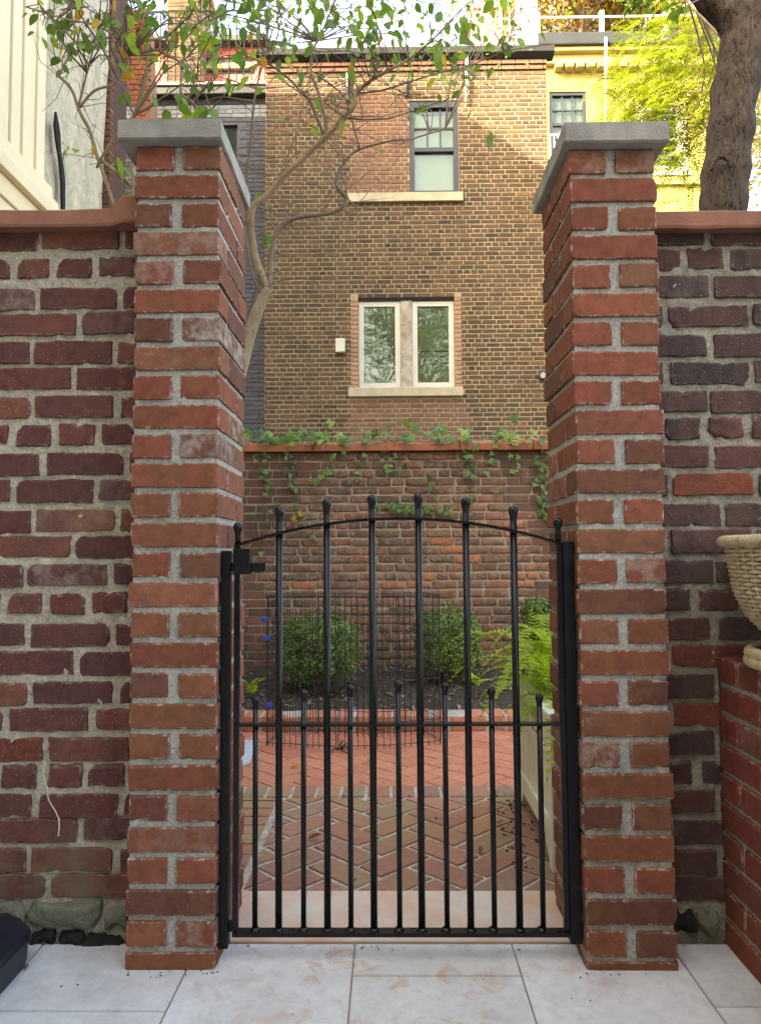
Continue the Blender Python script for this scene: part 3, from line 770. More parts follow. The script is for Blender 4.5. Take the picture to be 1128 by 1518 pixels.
# arched rail
pts = []
A, B_, C_ = at(352, 808, DG), at(590, 769, DG), at(829, 806, DG)
chord = (C_.x - A.x) / 2; sag = B_.z - (A.z + C_.z) / 2
Rr = (chord ** 2 + sag ** 2) / (2 * sag); xm = (A.x + C_.x) / 2
for i in range(41):
    x = A.x + (C_.x - A.x) * i / 40
    pts.append((x, YG, (A.z + C_.z) / 2 + sag - Rr + math.sqrt(Rr * Rr - (x - xm) ** 2)))
mb = MB()
for (p, q) in zip(pts, pts[1:]): pass
n0 = 0
for p in pts: mb.v += [(p[0], YG - 0.011, p[2] - 0.003), (p[0], YG + 0.011, p[2] - 0.003), (p[0], YG + 0.011, p[2] + 0.003), (p[0], YG - 0.011, p[2] + 0.003)]
for i in range(len(pts) - 1):
    for k in range(4):
        a0 = i * 4 + k; a1 = i * 4 + (k + 1) % 4; mb.f.append((a0, a1, a1 + 4, a0 + 4))
mb.f += [(3, 2, 1, 0), tuple(len(mb.v) - 4 + k for k in range(4))]
mb.build('arched_rail', M['black_metal'], gate)
MB().box(bar_x[0], bar_x[-1], YG - 0.012, YG + 0.012, zmid - 0.0028, zmid + 0.0028).build('middle_rail', M['black_metal'], gate, False, 0.001)
MB().box(bar_x[0] - 0.006, bar_x[-1] + 0.006, YG - 0.013, YG + 0.013, zb0 - 0.0048, zb0 + 0.0048).build('bottom_rail', M['black_metal'], gate, False, 0.001)
# weld collars where the bars meet the bottom rail
for x in bar_x[1:-1] + [at(px, 1200, DG).x for px, _ in short]:
    MB().lathe((x, YG, zb0 + 0.004), [(0.0125, 0), (0.0118, 0.003), (0.009, 0.006), (0.0062, 0.008)], 12).build('weld', M['black_metal'], gate, True)
# latch
x0, x1 = gx(347, 830), gx(372, 830)
lb = MB().box(x0, x1, YG - 0.014, YG + 0.016, gz(850), gz(812)).build('latch_case', M['black_matt'], gate, False, 0.0015)
MB().box(gx(330, 838), gx(394, 838), YG - 0.004, YG + 0.006, gz(846), gz(833)).build('latch_bolt', M['black_matt'], gate, False, 0.002)
for s in range(5):
    MB().lathe((x0 + 0.0035, YG - 0.0145, gz(846 - s * 6)), [(0.0005, -0.003), (0.002, -0.0015), (0.002, 0.0015), (0.0005, 0.003)], 6).build('weld', M['black_metal'], gate, True)
MB().box(gx(334, 1372), gx(350, 1372), YG - 0.005, YG + 0.005, gz(1381), gz(1366)).build('stop_bracket', M['black_matt'], gate, False, 0.0012)
for (pa, pb, qx) in ((880, 936, 834), (1236, 1302, 840)):
    MB().tube([(gx(qx, pa), YG + 0.004, gz(pb)), (gx(qx, pa), YG + 0.004, gz(pa))], 0.0052, 12).build('hinge', M['black_matt'], gate, True)
# posts bolted to the pillars' inner faces
for (pxa, pxb, pt, pb, lab) in ((326.5, 340, 815, 1407, 'square black latch post fixed to brick pillar'), (838, 852.5, 804, 1400, 'square black hinge post fixed to brick pillar')):
    dd = 1.705
    xa, xb = at(pxa, 1000, dd).x, at(pxb, 1000, dd).x
    if lab.startswith('square black latch'): xa = min(xa, XL + 0.1015); 
    else: xb = max(xb, XR - 0.1015)
    p = MB().box(xa, xb, 0.022, 0.05, at(578, pb, dd).z, at(578, pt, dd).z).build('gate_post', M['black_matt'], None, False, 0.0018)
    tag(p, lab, 'post')

# ================================================================== BASKET AND CASE
bc = (at(1228, 960, 1.58).x, 1.58 - D0, zlw + 0.0005)
bk = thing('wicker_basket', bc, 'round pale wicker basket with rolled rim and footed base', 'basket')
def bprof(t):            # radius along the height of the body, t 0..1
    pts = [(0, 0.088), (0.12, 0.120), (0.28, 0.150), (0.5, 0.171), (0.75, 0.180), (1.0, 0.186)]
    for (a, ra), (b, rb) in zip(pts, pts[1:]):
        if t <= b: u = (t - a) / (b - a); return ra + (rb - ra) * u
    return pts[-1][1]
zb_, zt_ = 0.052, 0.262
NS = 46
mb = MB()
mb.lathe((bc[0], bc[1], bc[2]), [(bprof(i / 12) - 0.008, zb_ + (zt_ - zb_) * i / 12) for i in range(13)] , 48)
mb.build('lining', M['wicker_in'], bk, True)
mb = MB()
for k in range(NS):
    a = 2 * math.pi * k / NS
    pts = [(bc[0] + bprof(i / 10) * math.cos(a), bc[1] + bprof(i / 10) * math.sin(a), bc[2] + zb_ + (zt_ - zb_) * i / 10) for i in range(11)]
    mb.tube(pts, 0.0033, 6)
mb.build('stakes', M['wicker'], bk, True)
NR = 24
for rI in range(NR):
    t = (rI + 0.5) / NR; zz = bc[2] + zb_ + (zt_ - zb_) * t; r0 = bprof(t); pts = []
    n = NS * 3
    for i in range(n + 1):
        a = 2 * math.pi * i / n; k = i / 3
        wv = math.cos(math.pi * (k + rI))
        pts.append((bc[0] + (r0 + 0.0046 * wv) * math.cos(a), bc[1] + (r0 + 0.0046 * wv) * math.sin(a), zz + 0.0006 * math.sin(i * 1.7 + rI)))
    MB().tube(pts, 0.0040, 6, False).build('weaver', M['wicker'], bk, True)
def braid(R0, zc, rr, strands, turns, name, fl=1.0):
    mb = MB()
    for s in range(strands):
        pts = []
        for i in range(241):
            a = 2 * math.pi * i / 240; ph = a * turns + 2 * math.pi * s / strands
            pts.append((bc[0] + (R0 + rr * math.cos(ph)) * math.cos(a), bc[1] + (R0 + rr * math.cos(ph)) * math.sin(a), bc[2] + zc + rr * fl * math.sin(ph)))
        mb.tube(pts, 0.0052, 6, False)
    mb.build(name, M['wicker'], bk, True)
braid(0.193, zt_ + 0.008, 0.010, 5, 24, 'rim', 0.75)
braid(0.150, 0.012, 0.008, 4, 26, 'foot', 1.0); braid(0.147, 0.029, 0.009, 4, 24, 'foot', 1.0)
MB().lathe(bc, [(0.148, 0.0), (0.150, 0.02), (0.145, 0.036), (0.09, 0.046), (0.085, 0.06)], 40).build('base_disc', M['wicker_in'], bk, True)

xcR = -0.815; ycB = 1.745 - D0
cs = thing('storage_case', (xcR - 0.2, -0.2, 0), 'dark navy moulded plastic case lying on the tiles', 'case')
def shell(prof, y0, y1, name, mat, bevel):
    # prof (x,z) loop extruded along y with rounded far end
    mb = MB(); m = len(prof); rings = []
    for (y, g) in ((y0, 0), (y1 - 0.05, 0), (y1 - 0.02, 0.010), (y1, 0.035)):
        rings.append(len(mb.v)); mb.v += [(x - g if x > xcR - 0.2 else x, y, zz - (g * 0.6 if zz > 0.06 else 0)) for x, zz in prof]
    for a, b in zip(rings, rings[1:]):
        for i in range(m): j = (i + 1) % m; mb.f.append((a + i, a + j, b + j, b + i))
    mb.f.append(tuple(range(m))); b = rings[-1]; mb.f.append(tuple(reversed(range(b, b + m))))
    return mb.build(name, mat, cs, True, bevel)
shell([(xcR - 0.45, 0.0), (xcR - 0.004, 0.0), (xcR, 0.006), (xcR + 0.003, 0.058), (xcR - 0.45, 0.058)], -0.9, ycB - 0.005, 'base_shell', M['navy'], 0)
shell([(xcR - 0.45, 0.061), (xcR + 0.004, 0.061), (xcR + 0.002, 0.076), (xcR - 0.02, 0.095), (xcR - 0.05, 0.108), (xcR - 0.062, 0.106), (xcR - 0.075, 0.112), (xcR - 0.45, 0.118)], -0.9, ycB, 'lid', M['navy'], 0)
for o in list(cs.children): o.data.polygons.foreach_set('use_smooth', [False] * len(o.data.polygons))

# ================================================================== GARDEN BED AND BACK WALL
DW = 5.9; YB = DW - D0
ZCURB = -0.045
cb = thing('brick_edging', (0, 2.85, ZF), 'row of red bricks with white joints edging the soil bed', 'edging')
RC = random.Random(41)
edge_v = variants(5, 'brick', M['paver_far'], 0.094, 0.085, 0.205, r=0.004, amp=0.0016, seed=120, nx=5, nz=4, ny=5, chips=1, chip_r=0.015)
MB().box(-1.6, 2.2, 2.768, 2.955, ZF - 0.05, ZCURB - 0.002).build('mortar', M['joint_white'], cb)
x = -1.55
while x < 2.15:
    link('brick', RC.choice(edge_v), cb, (x + 0.049, 2.76 + RC.uniform(-.004, .004), ZCURB - 0.0425 + RC.uniform(-.003, .003)), (RC.uniform(-.01, .01), RC.uniform(-.01, .01), RC.uniform(-.03, .03)))
    x += 0.112
mb = MB(); nx, ny = 100, 36
for j in range(ny + 1):
    for i in range(nx + 1):
        xx = -1.8 + 4.2 * i / nx; yy = 2.98 + (YB + 0.02 - 2.98) * j / ny
        zz = ZCURB - 0.02 + 0.10 * (j / ny) ** 0.8 + 0.025 * noise.noise(Vector((xx * 4, yy * 4, 0))) + 0.012 * noise.noise(Vector((xx * 17, yy * 17, 3)))
        mb.v.append((xx, yy, zz))
for j in range(ny):
    for i in range(nx): b = j * (nx + 1) + i; mb.f.append((b, b + 1, b + nx + 2, b + nx + 1))
struct(mb.build('soil_bed', M['soil'], None, True))
# twigs and bark chips on the soil
RB = random.Random(43); mb = MB()
for _ in range(900):
    xx, yy = RB.uniform(-1.5, 1.8), RB.uniform(3.0, YB - 0.02); j = (yy - 2.98) / (YB - 2.98)
    zz = ZCURB - 0.012 + 0.10 * j ** 0.8 + 0.02 * noise.noise(Vector((xx * 4, yy * 4, 0)))
    a = RB.uniform(0, 6.28); l = RB.uniform(0.006, 0.03); w = RB.uniform(0.003, 0.008)
    u = Vector((math.cos(a), math.sin(a), RB.uniform(-.4, .4))) * l; v = Vector((-math.sin(a), math.cos(a), 0)) * w
    p = Vector((xx, yy, zz + 0.006)); mb.quad(p - u - v, p + u - v, p + u + v, p - u + v)
o = stuff(mb.build('bark_mulch', plain('bark_mulch', (0.25, 0.185, 0.13), 0.95, 0.5, 30, 0)))
tag(o, 'dark bark mulch and litter over the soil bed', 'mulch')

RW = random.Random(51)
bw = thing('garden_back_wall', (0, YB + 0.15, 0), 'weathered brown brick wall closing the garden, ivy on its coping', 'wall')
bs = variants(8, 'brick', M['back_brick'], 0.190, 0.054, 0.07, r=0.006, amp=0.0035, seed=140, nx=7, nz=4, ny=3, chips=3, chip_r=0.02)
bh = variants(6, 'brick', M['back_brick'], 0.088, 0.054, 0.07, r=0.007, amp=0.0035, seed=160, nx=5, nz=4, ny=3, chips=3, chip_r=0.02)
bo = variants(4, 'brick', M['back_orange'], 0.19, 0.053, 0.07, r=0.008, amp=0.005, seed=180, nx=7, nz=4, ny=3, chips=3, chip_r=0.02)
zwt = at(590, 670, DW).z
rough_sheet(-2.6, 3.0, -0.15, zwt, YB + 0.010, 0.03, 0.003, 9, 4, YB + 0.30).build('mortar', M['back_mortar'], bw, True)
orange = [(640, 800, 6), (675, 812, 3), (705, 825, 3), (630, 850, 2), (615, 873, 4), (775, 851, 2), (775, 873, 2), (785, 887, 3), (450, 872, 4), (375, 712, 3), (800, 798, 4), (358, 925, 3)]
z = zwt - 0.036; row = 0; cand = []
while z > -0.1:
    kind = 'H' if row % 6 == 2 else 'S'
    P = 0.204 if kind == 'S' else 0.102
    x = -1.95 + (RW.random() * P)
    while x < 2.3:
        P2 = P if RW.random() > 0.22 else P * RW.choice((0.5, 1.0)) if kind == 'S' else P
        cand.append((x + RW.uniform(0.004, 0.008), x + P2 - RW.uniform(0.004, 0.008), z, row)); x += P2
    z -= 0.0685; row += 1
cand.sort(key=lambda c: abs((c[0] + c[1]) / 2 - 0.1) + abs(c[2] - 0.8) * 0.6)
olds = MB()
for i, (a, b, z, row) in enumerate(cand):
    xm_ = (a + b) / 2; isor = False
    for (px, py, w) in orange:
        q = at(px, py, DW)
        if abs(q.x - xm_) < 0.09 and abs(q.z - z) < 0.034: isor = True
    if i < 300:
        big = b - a > 0.12
        me = RW.choice(bo) if isor else RW.choice(bs if big else bh)
        full = 0.19 if (big or isor) else 0.088
        link('brick', me, bw, (xm_, YB - RW.uniform(-0.001, 0.008), z + RW.uniform(-.003, .003)), (RW.uniform(-.02, .02), RW.uniform(-.016, .016), RW.uniform(-.02, .02)), ((b - a) / full, 1, RW.uniform(0.9, 1.06)))
    else:
        j = lambda: RW.uniform(-.003, .003)
        n = len(olds.v); y0 = YB - RW.uniform(0, .006)
        olds.box(a, b, y0, y0 + 0.05, z - 0.026, z + 0.026)
        for q in range(n, n + 8): v = olds.v[q]; olds.v[q] = (v[0] + j(), v[1], v[2] + j())
stuff(olds.build('brick_courses', brick_mat('garden_back_brick_far', [(0.240,0.096,0.063), (0.176,0.077,0.054), (0.304,0.109,0.068), (0.144,0.080,0.060), (0.192,0.104,0.068)], 'island', (0.08, 0.05, 0.038), 0.5, 0, 0.45, 0.3, 0, 0.8, 0.7), bw))
zk0, zk1 = at(590, 668, DW - 0.05).z, at(590, 657, DW - 0.05).z
xk = at(571, 660, DW).x - 0.575 * 3
for k in range(8):
    coping_tile(xk, xk + 0.575, YB - 0.05, YB + 0.35, zk0, zk1, M['terracotta_far'], bw, 'start', 0.075); xk += 0.58

# ---------------------------------------------------------------- leaves
def leaf_mesh(name, mat, L, Wd, fold=0.25, curl=0.2, seg=5, tip=1.3):
    mb = MB(); c = []; l_ = []; r_ = []
    for i in range(seg + 1):
        t = i / seg; w = Wd / 2 * math.sin(math.pi * min(1, t ** 0.85)) ** 0.8 if 0 < i < seg else 0
        z = -curl * L * t * t
        c.append((t * L, 0, z)); l_.append((t * L, w, z + fold * w)); r_.append((t * L, -w, z + fold * w))
    mb.v = c + l_ + r_; n = seg + 1
    for i in range(seg):
        for side in (n, 2 * n):
            q = (i, i + 1, side + i + 1, side + i) if side == 2 * n else (i, side + i, side + i + 1, i + 1)
            if i == 0: q = tuple(x for x in q if x != side)
            if i == seg - 1: q = tuple(x for x in q if x != side + seg)
            mb.f.append(q)
    me = bpy.data.meshes.new(name); me.from_pydata(mb.v, [], mb.f); me.materials.append(mat)
    me.polygons.foreach_set('use_smooth', [True] * len(me.polygons)); return me
def ivy_mesh(mat, s):
    out = [(0, -0.1), (0.28, -0.42), (0.62, -0.38), (0.5, -0.1), (0.98, 0.02), (0.62, 0.3), (0.4, 0.38), (0.0, 1.0), (-0.4, 0.38), (-0.62, 0.3), (-0.98, 0.02), (-0.5, -0.1), (-0.62, -0.38), (-0.28, -0.42)]
    mb = MB(); mb.v = [(0, 0, 0)] + [(x * s * 0.6, (y) * s * 0.6, -0.12 * s * (x * x + y * y)) for x, y in out]
    n = len(out)
    for i in range(n): mb.f.append((0, 1 + i, 1 + (i + 1) % n))
    me = bpy.data.meshes.new('leaf'); me.from_pydata(mb.v, [], mb.f); me.materials.append(mat); return me
def face_rot(R, nrm, spread):
    v = (Vector(nrm) + Vector((R.gauss(0, spread), R.gauss(0, spread), R.gauss(0, spread)))).normalized()
    q = v.to_track_quat('Z', 'Y'); 
    return (q.to_matrix() @ Matrix.Rotation(R.uniform(0, 6.28), 3, 'Z')).to_euler()

# ivy
RI = random.Random(61)
iv = thing('ivy_vine', (0.1, YB - 0.02, 0), 'trailing ivy over the terracotta coping and down the back wall', 'ivy')
ivm = [ivy_mesh(M['ivy'], s) for s in (0.06, 0.078, 0.095)]
ivs = [ivy_mesh(M['ivy'], s) for s in (0.04, 0.05, 0.06)]
ivy_y = ivy_mesh(M['leaf_yellow'], 0.07)
stems = MB()
# along the coping
p0 = None; path = []
for i in range(40):
    px = 362 + i * 11.6; q = at(px, 653 + RI.uniform(-3, 3), DW - 0.02); path.append(q)
stems.tube(path, 0.004, 5)
for i in range(215):
    px = RI.uniform(362, 815); 
    dens = 1.0 if px < 470 else (0.75 if px < 760 else 0.5)
    if RI.random() > dens: continue
    hi = 28 if 440 < px < 800 else 16
    py = 657 - abs(RI.gauss(0, 0.45)) * hi + (RI.uniform(0, 10) if RI.random() < 0.25 else 0)
    link('leaf', RI.choice(ivm), iv, at(px, py, DW - 0.07 + RI.uniform(-0.07, 0.16)), face_rot(RI, (0.1, -0.9, 0.55), 0.45))
strands = [(385, 668, 400, 745), (425, 668, 440, 735), (505, 668, 470, 720), (540, 668, 520, 720), (570, 668, 575, 700), (590, 668, 595, 705), (690, 668, 705, 740), (740, 668, 715, 700), (765, 668, 745, 730), (800, 668, 806, 770), (812, 668, 812, 790), (800, 690, 798, 740), (560, 752, 660, 757), (390, 760, 400, 850), (430, 740, 470, 810), (640, 700, 650, 740), (700, 668, 690, 715)]
for (xa, ya, xb, yb) in strands:
    n = max(6, int(math.hypot(xb - xa, yb - ya) / (6 if ya != 752 else 2.6))); path = []
    for i in range(n + 1):
        t = i / n; px = xa + (xb - xa) * t + 4 * math.sin(t * 7 + xa); py = ya + (yb - ya) * t
        path.append(at(px, py, DW - 0.012))
        small = ya == 752
        for _ in range(1 if not small else 2):
            if RI.random() < 0.8:
                me = RI.choice(ivs) if (small or RI.random() < 0.6) else ivm[0]
                if ya > 730 and ya != 752: me = RI.choice(ivs + [ivy_y, ivm[0]]);
                if ya > 730 and ya != 752 and RI.random() < 0.6: continue
                link('leaf', me, iv, at(px + RI.uniform(-9, 9), py + RI.uniform(-5, 5), DW - 0.03 - RI.uniform(0, 0.03)), face_rot(RI, (0.1, -1, 0.25), 0.35))
    stems.tube(path, 0.0022, 4)
stems.build('stem', M['bark_twig'], iv)

# ---------------------------------------------------------------- boxwood shrubs
def boxwood(px, py_base, d, w, h, skirt, seed, label, n=17000):
    R = random.Random(seed)
    b = at(px, py_base, d)
    t = thing('boxwood_shrub', (b.x, b.y, b.z), label, 'shrub', 'clipped boxwood shrubs in the soil bed')
    c = Vector((b.x, b.y, b.z + skirt + h / 2)); mb = MB(); tw = MB()
    while len(mb.f) < n:
        v = Vector((R.gauss(0, 1), R.gauss(0, 1), R.gauss(0, 1))).normalized()
        rr = R.random() ** 0.28
        lump = 1 + 0.24 * noise.noise(v * 2.3 + Vector((seed, 0, 0))) + 0.22 * noise.noise(v * 5 + Vector((seed, 5, 0)))
        v4 = Vector((math.copysign(abs(v.x) ** 0.8, v.x), math.copysign(abs(v.y) ** 0.8, v.y), math.copysign(abs(v.z) ** 0.75, v.z)))
        p = c + Vector((v4.x * w / 2, v4.y * w / 2, v4.z * h / 2)) * rr * lump * 0.93
        if p.z < c.z - h * 0.3 and R.random() < 0.55: continue
        nn = (v + Vector((R.gauss(0, .6), R.gauss(0, .6), R.gauss(0, .6) + 0.3))).normalized()
        u = nn.orthogonal().normalized(); u.rotate(Matrix.Rotation(R.uniform(0, 6.28), 3, nn)); s = nn.cross(u)
        l = R.uniform(0.007, 0.0125); wd = l * 0.6
        mb.quad(p - u * l, p + s * wd, p + u * l, p - s * wd)
    mb.build('foliage', M['box'], t)
    for _ in range(46):
        a = R.uniform(0, 6.28); r0 = R.uniform(0, 0.04)
        q = Vector((b.x + r0 * math.cos(a), b.y + r0 * math.sin(a), b.z - 0.01))
        v = Vector((R.gauss(0, 1), R.gauss(0, 1), 0)).normalized() * R.uniform(0.3, 0.85)
        e_ = c + Vector((v.x * w / 2, v.y * w / 2, R.uniform(-0.35, 0.25) * h))
        mid = (q + e_) / 2 + Vector((v.x * 0.03, v.y * 0.03, -0.05))
        tw.tube([q, mid, e_], [0.007, 0.005, 0.002], 5)
    tw.build('stems', plain('boxwood_stem', (0.15, 0.10, 0.065), 0.9) if 'boxstem' not in M else M['boxstem'], t)
M['boxstem'] = plain('boxwood_stem', (0.15, 0.10, 0.065), 0.9)
sc5 = F / 5.2
boxwood(472, 1030, 5.15, 130 / sc5, 108 / sc5, 0.06, 1, 'rounded boxwood shrub standing behind the wire pen')
boxwood(664, 1020, 5.35, 112 / sc5, 112 / sc5, 0.05, 2, 'boxwood shrub with bare brown skirt beside the wire pen')
boxwood(806, 985, 5.5, 74 / sc5, 80 / sc5, 0.12, 3, 'small boxwood shrub behind the fern planter', 9000)

# ---------------------------------------------------------------- wire exercise pen
pen = thing('wire_pen', (-0.2, 2.65, ZF), 'black folding wire animal pen on the orange brick patio', 'wire pen')
foot = [at(416, 1085, 4.34), at(395, 1106, 4.10), at(500, 1114, 4.02), at(590, 1111, 4.05), at(654, 1102, 4.14), at(628, 1080, 4.36), at(548, 1080, 4.30), at(470, 1080, 4.39)]
foot = [(p.x, p.y) for p in foot]
ph = 0.82
for i in range(len(foot)):
    (xa, ya), (xb, yb) = foot[i], foot[(i + 1) % len(foot)]
    L = math.hypot(xb - xa, yb - ya); n = max(3, int(L / 0.033)); mb = MB()
    ux, uy = (xb - xa) / L, (yb - ya) / L
    xa += ux * .006; ya += uy * .006; xb -= ux * .006; yb -= uy * .006
    for k in range(n + 1):
        t = k / n; x = xa + (xb - xa) * t; y = ya + (yb - ya) * t
        mb.tube([(x, y, ZF + 0.002), (x, y, ZF + ph)], 0.0019 if 0 < k < n else 0.0026, 5)
    for zz in (0.02, 0.14, 0.36, 0.58, 0.70, ph - 0.004):
        mb.tube([(xa, ya, ZF + zz), (xb, yb, ZF + zz)], 0.0022, 5)
    pn = mb.build('panel', M['wire'], pen)
for (px, py, dd) in ((393, 918, 4.10), (396, 946, 4.10), (399, 1045, 4.09)):
    p = at(px, py, dd); MB().box(p.x - 0.018, p.x + 0.018, p.y - 0.02, p.y - 0.002, p.z - 0.012, p.z + 0.012).build('cable_tie', M['blue'], pen, False, 0.004)
p = at(505, 1108, 3.98); mb = MB(); R = random.Random(4)
for k in range(9):
    a = R.uniform(0, 6.28); mb.tube([(p.x, p.y, ZF + 0.02), (p.x + 0.04 * math.cos(a), p.y + 0.03 * math.sin(a), ZF + R.uniform(0.004, 0.06)), (p.x + 0.06 * math.cos(a + .6), p.y + 0.04 * math.sin(a + .6), ZF + 0.004)], 0.003, 5)
mb.build('clip_bundle', M['wire'], pen)

# pale slab at the left
o = MB().prism([(g.x, g.y) for g in (grd(338, 1148, ZF), grd(372, 1132, ZF), grd(378, 1103, ZF), grd(335, 1103, ZF))], ZF + 0.001, ZF + 0.022).build('stone_slab', M['blue_slab'], None, False, 0.003)
tag(o, 'pale blue-grey slab lying on the orange patio', 'slab')

# ---------------------------------------------------------------- planter and fern
px0, px1, py0, py1 = 0.459, 0.84, 2.18 - D0, 2.80 - D0
pz0, pz1 = 0.085, 0.43
pt = thing('planter_box', ((px0 + px1) / 2, (py0 + py1) / 2, 0), 'aged white wooden planter box with beadboard side and scalloped feet', 'planter')
g = 0.012
for (xa, ya) in ((px0, py0), (px0, py1 - 0.045), (px1 - 0.045, py0), (px1 - 0.045, py1 - 0.045)):
    MB().box(xa, xa + 0.045, ya, ya + 0.045, 0.0, pz1).build('leg', M['planter'], pt, False, 0.002)
# long side boards
nb = 9; y = py0 + 0.047; bwid = (py1 - py0 - 0.094) / nb
for s_x in (px0 + g, px1 - g - 0.014):
    for k in range(nb):
        MB().box(s_x, s_x + 0.014, y + bwid * k + 0.0012, y + bwid * (k + 1) - 0.0012, pz0, pz1 - 0.10).build('board', M['planter'], pt, False, 0.002)
for xa in (px0 + 0.047 + 0.0412 * k for k in range(7)):
    for yy in (py0 + g, py1 - g - 0.014):
        MB().box(xa, xa + 0.039, yy, yy + 0.014, pz0, pz1 - 0.10).build('board', M['planter'], pt, False, 0.002)
MB().box(px0 + 0.002, px0 + 0.020, py0 + 0.046, py1 - 0.046, pz0 - 0.015, pz0 + 0.045).build('bottom_rail', M['planter'], pt, False, 0.002)
MB().box(px0 + 0.002, px0 + 0.020, py0 + 0.046, py1 - 0.046, pz1 - 0.115, pz1 - 0.092).build('middle_rail', M['planter'], pt, False, 0.002)
MB().box(px0 - 0.006, px0 + 0.045, py0 - 0.006, py1 + 0.006, pz1 + 0.001, pz1 + 0.018).build('top_rail', M['planter'], pt, False, 0.003)
MB().box(px1 - 0.045, px1 + 0.006, py0 - 0.006, py1 + 0.006, pz1 + 0.001, pz1 + 0.018).build('top_rail', M['planter'], pt, False, 0.003)
for ya in (py0 - 0.006, py1 - 0.039):
    MB().box(px0 + 0.0455, px1 - 0.0455, ya, ya + 0.045, pz1 + 0.001, pz1 + 0.018).build('top_rail', M['planter'], pt, False, 0.003)
# fretwork band with round holes
nh = 11; wv = (py1 - py0 - 0.094) / nh; zc = pz1 - 0.047; fr = MB(); hr = wv * 0.36; hh = 0.043
for k in range(nh):
    yc = py0 + 0.047 + wv * (k + 0.5); N = 16; ring = []; sq = []
    for i in range(N):
        a = 2 * math.pi * (i + 0.5) / N; ring.append((yc + hr * math.cos(a), zc + hr * math.sin(a)))
        m_ = max(abs(math.cos(a)) / (wv / 2), abs(math.sin(a)) / hh); sq.append((yc + math.cos(a) / m_, zc + math.sin(a) / m_))
    for i in range(N):
        j = (i + 1) % N
        for xx in (px0 + 0.006, px0 + 0.016): fr.quad((xx, *ring[i]), (xx, *ring[j]), (xx, *sq[j]), (xx, *sq[i]))
        fr.quad((px0 + 0.006, *ring[i]), (px0 + 0.006, *ring[j]), (px0 + 0.016, *ring[j]), (px0 + 0.016, *ring[i]))
fr.build('fretwork', M['planter'], pt)
for (ya, sg) in ((py0 + 0.0455, 1), (py1 - 0.0455, -1)):     # scalloped brackets
    pr = [(ya, pz0 - 0.016)] + [(ya + sg * 0.075 * math.sin(i / 6 * math.pi / 2), pz0 - 0.016 - 0.055 * math.cos(i / 6 * math.pi / 2)) for i in range(7)]
    mb = MB(); n = len(pr); mb.v = [(px0 + 0.004, a, b) for a, b in pr] + [(px0 + 0.018, a, b) for a, b in pr]
    mb.f = [tuple(range(n)), tuple(reversed(range(n, 2 * n)))] + [(i, (i + 1) % n, n + (i + 1) % n, n + i) for i in range(n)]
    mb.build('foot_bracket', M['planter'], pt)
MB().box(px0 + 0.028, px1 - 0.028, py0 + 0.028, py1 - 0.028, pz0 - 0.01, pz1 - 0.03).build('soil_fill', M['soil'], pt)

RF = random.Random(71)
def frond(base, dirv, L, up, droop, wid, seed):
    R = random.Random(seed); mb = MB(); pts = []; N = 26
    side = Vector((-dirv.y, dirv.x, 0)).normalized()
    for i in range(N + 1):
        t = i / N; pts.append(base + dirv * (L * (t * 0.9)) + Vector((0, 0, up * L * math.sin(t * 1.75) - droop * L * t * t)))
    mb.tube(pts, [0.0022 * (1 - 0.75 * i / N) for i in range(N + 1)], 4)
    for i in range(2, N + 1):
        t = i / N; w = wid * math.sin(math.pi * (0.12 + 0.86 * t)) ** 0.7 * (1 if t < 0.9 else 0.75)
        tg = (pts[i] - pts[i - 1]).normalized(); nrm = side.cross(tg).normalized()
        for s in (-1, 1):
            d = (side * s + tg * 0.28 + nrm * R.uniform(-0.15, 0.12)).normalized() * w * R.uniform(0.88, 1.1)
            b = tg * L / N * 0.46
            p = pts[i]; m1 = p + d * 0.5 - nrm * (0.02 * w); tip = p + d - nrm * 0.18 * w
            n = len(mb.v); mb.v += [tuple(q) for q in (p - b * 0.75, p + b * 0.75, m1 + b * 0.9, m1 - b * 0.7, tip)]
            mb.f += [(n, n + 1, n + 2, n + 3), (n + 3, n + 2, n + 4)]
    me = bpy.data.meshes.new('frond'); me.from_pydata(mb.v, [], mb.f); me.materials.append(M['fern']); return me
fc = Vector(((px0 + px1) / 2 - 0.05, (py0 + py1) / 2 + 0.08, pz1 - 0.02))
fn = thing('fern', fc, 'bright green fern arching out of the white planter', 'fern')
for k in range(34):
    a = RF.uniform(0, 2 * math.pi) if k % 3 else RF.uniform(rad(140), rad(250))
    d = Vector((math.cos(a), math.sin(a), 0)); L = RF.uniform(0.30, 0.50)
    b = fc + Vector((RF.uniform(-.06, .06), RF.uniform(-.16, .16), 0))
    u = RF.choice((0.5, 0.8, 1.1, 0.35)); link('frond', frond(b, d, L * (0.8 if u > 0.9 else 1), u, RF.uniform(0.45, 0.8), RF.uniform(0.035, 0.05), k), fn)
# hand-placed fronds reading against the wall
for (tx, ty, dd, u) in ((715, 1000, 2.75, 0.55), (748, 940, 2.8, 0.75), (788, 905, 2.7, 1.0), (812, 920, 2.6, 1.0), (700, 1055, 2.7, 0.5), (735, 1080, 2.5, 0.45), (765, 1100, 2.4, 0.4), (730, 985, 2.6, 0.6)):
    tip = at(tx, ty, dd); b = fc + Vector((RF.uniform(-.08, 0), RF.uniform(-.15, .15), 0))
    v = tip - b; dv = Vector((v.x, v.y, 0)); Lh = dv.length / 0.9
    dr = u * math.sin(1.75) - v.z / Lh
    link('frond', frond(b, dv.normalized(), Lh, u, dr, 0.05, int(tx)), fn)

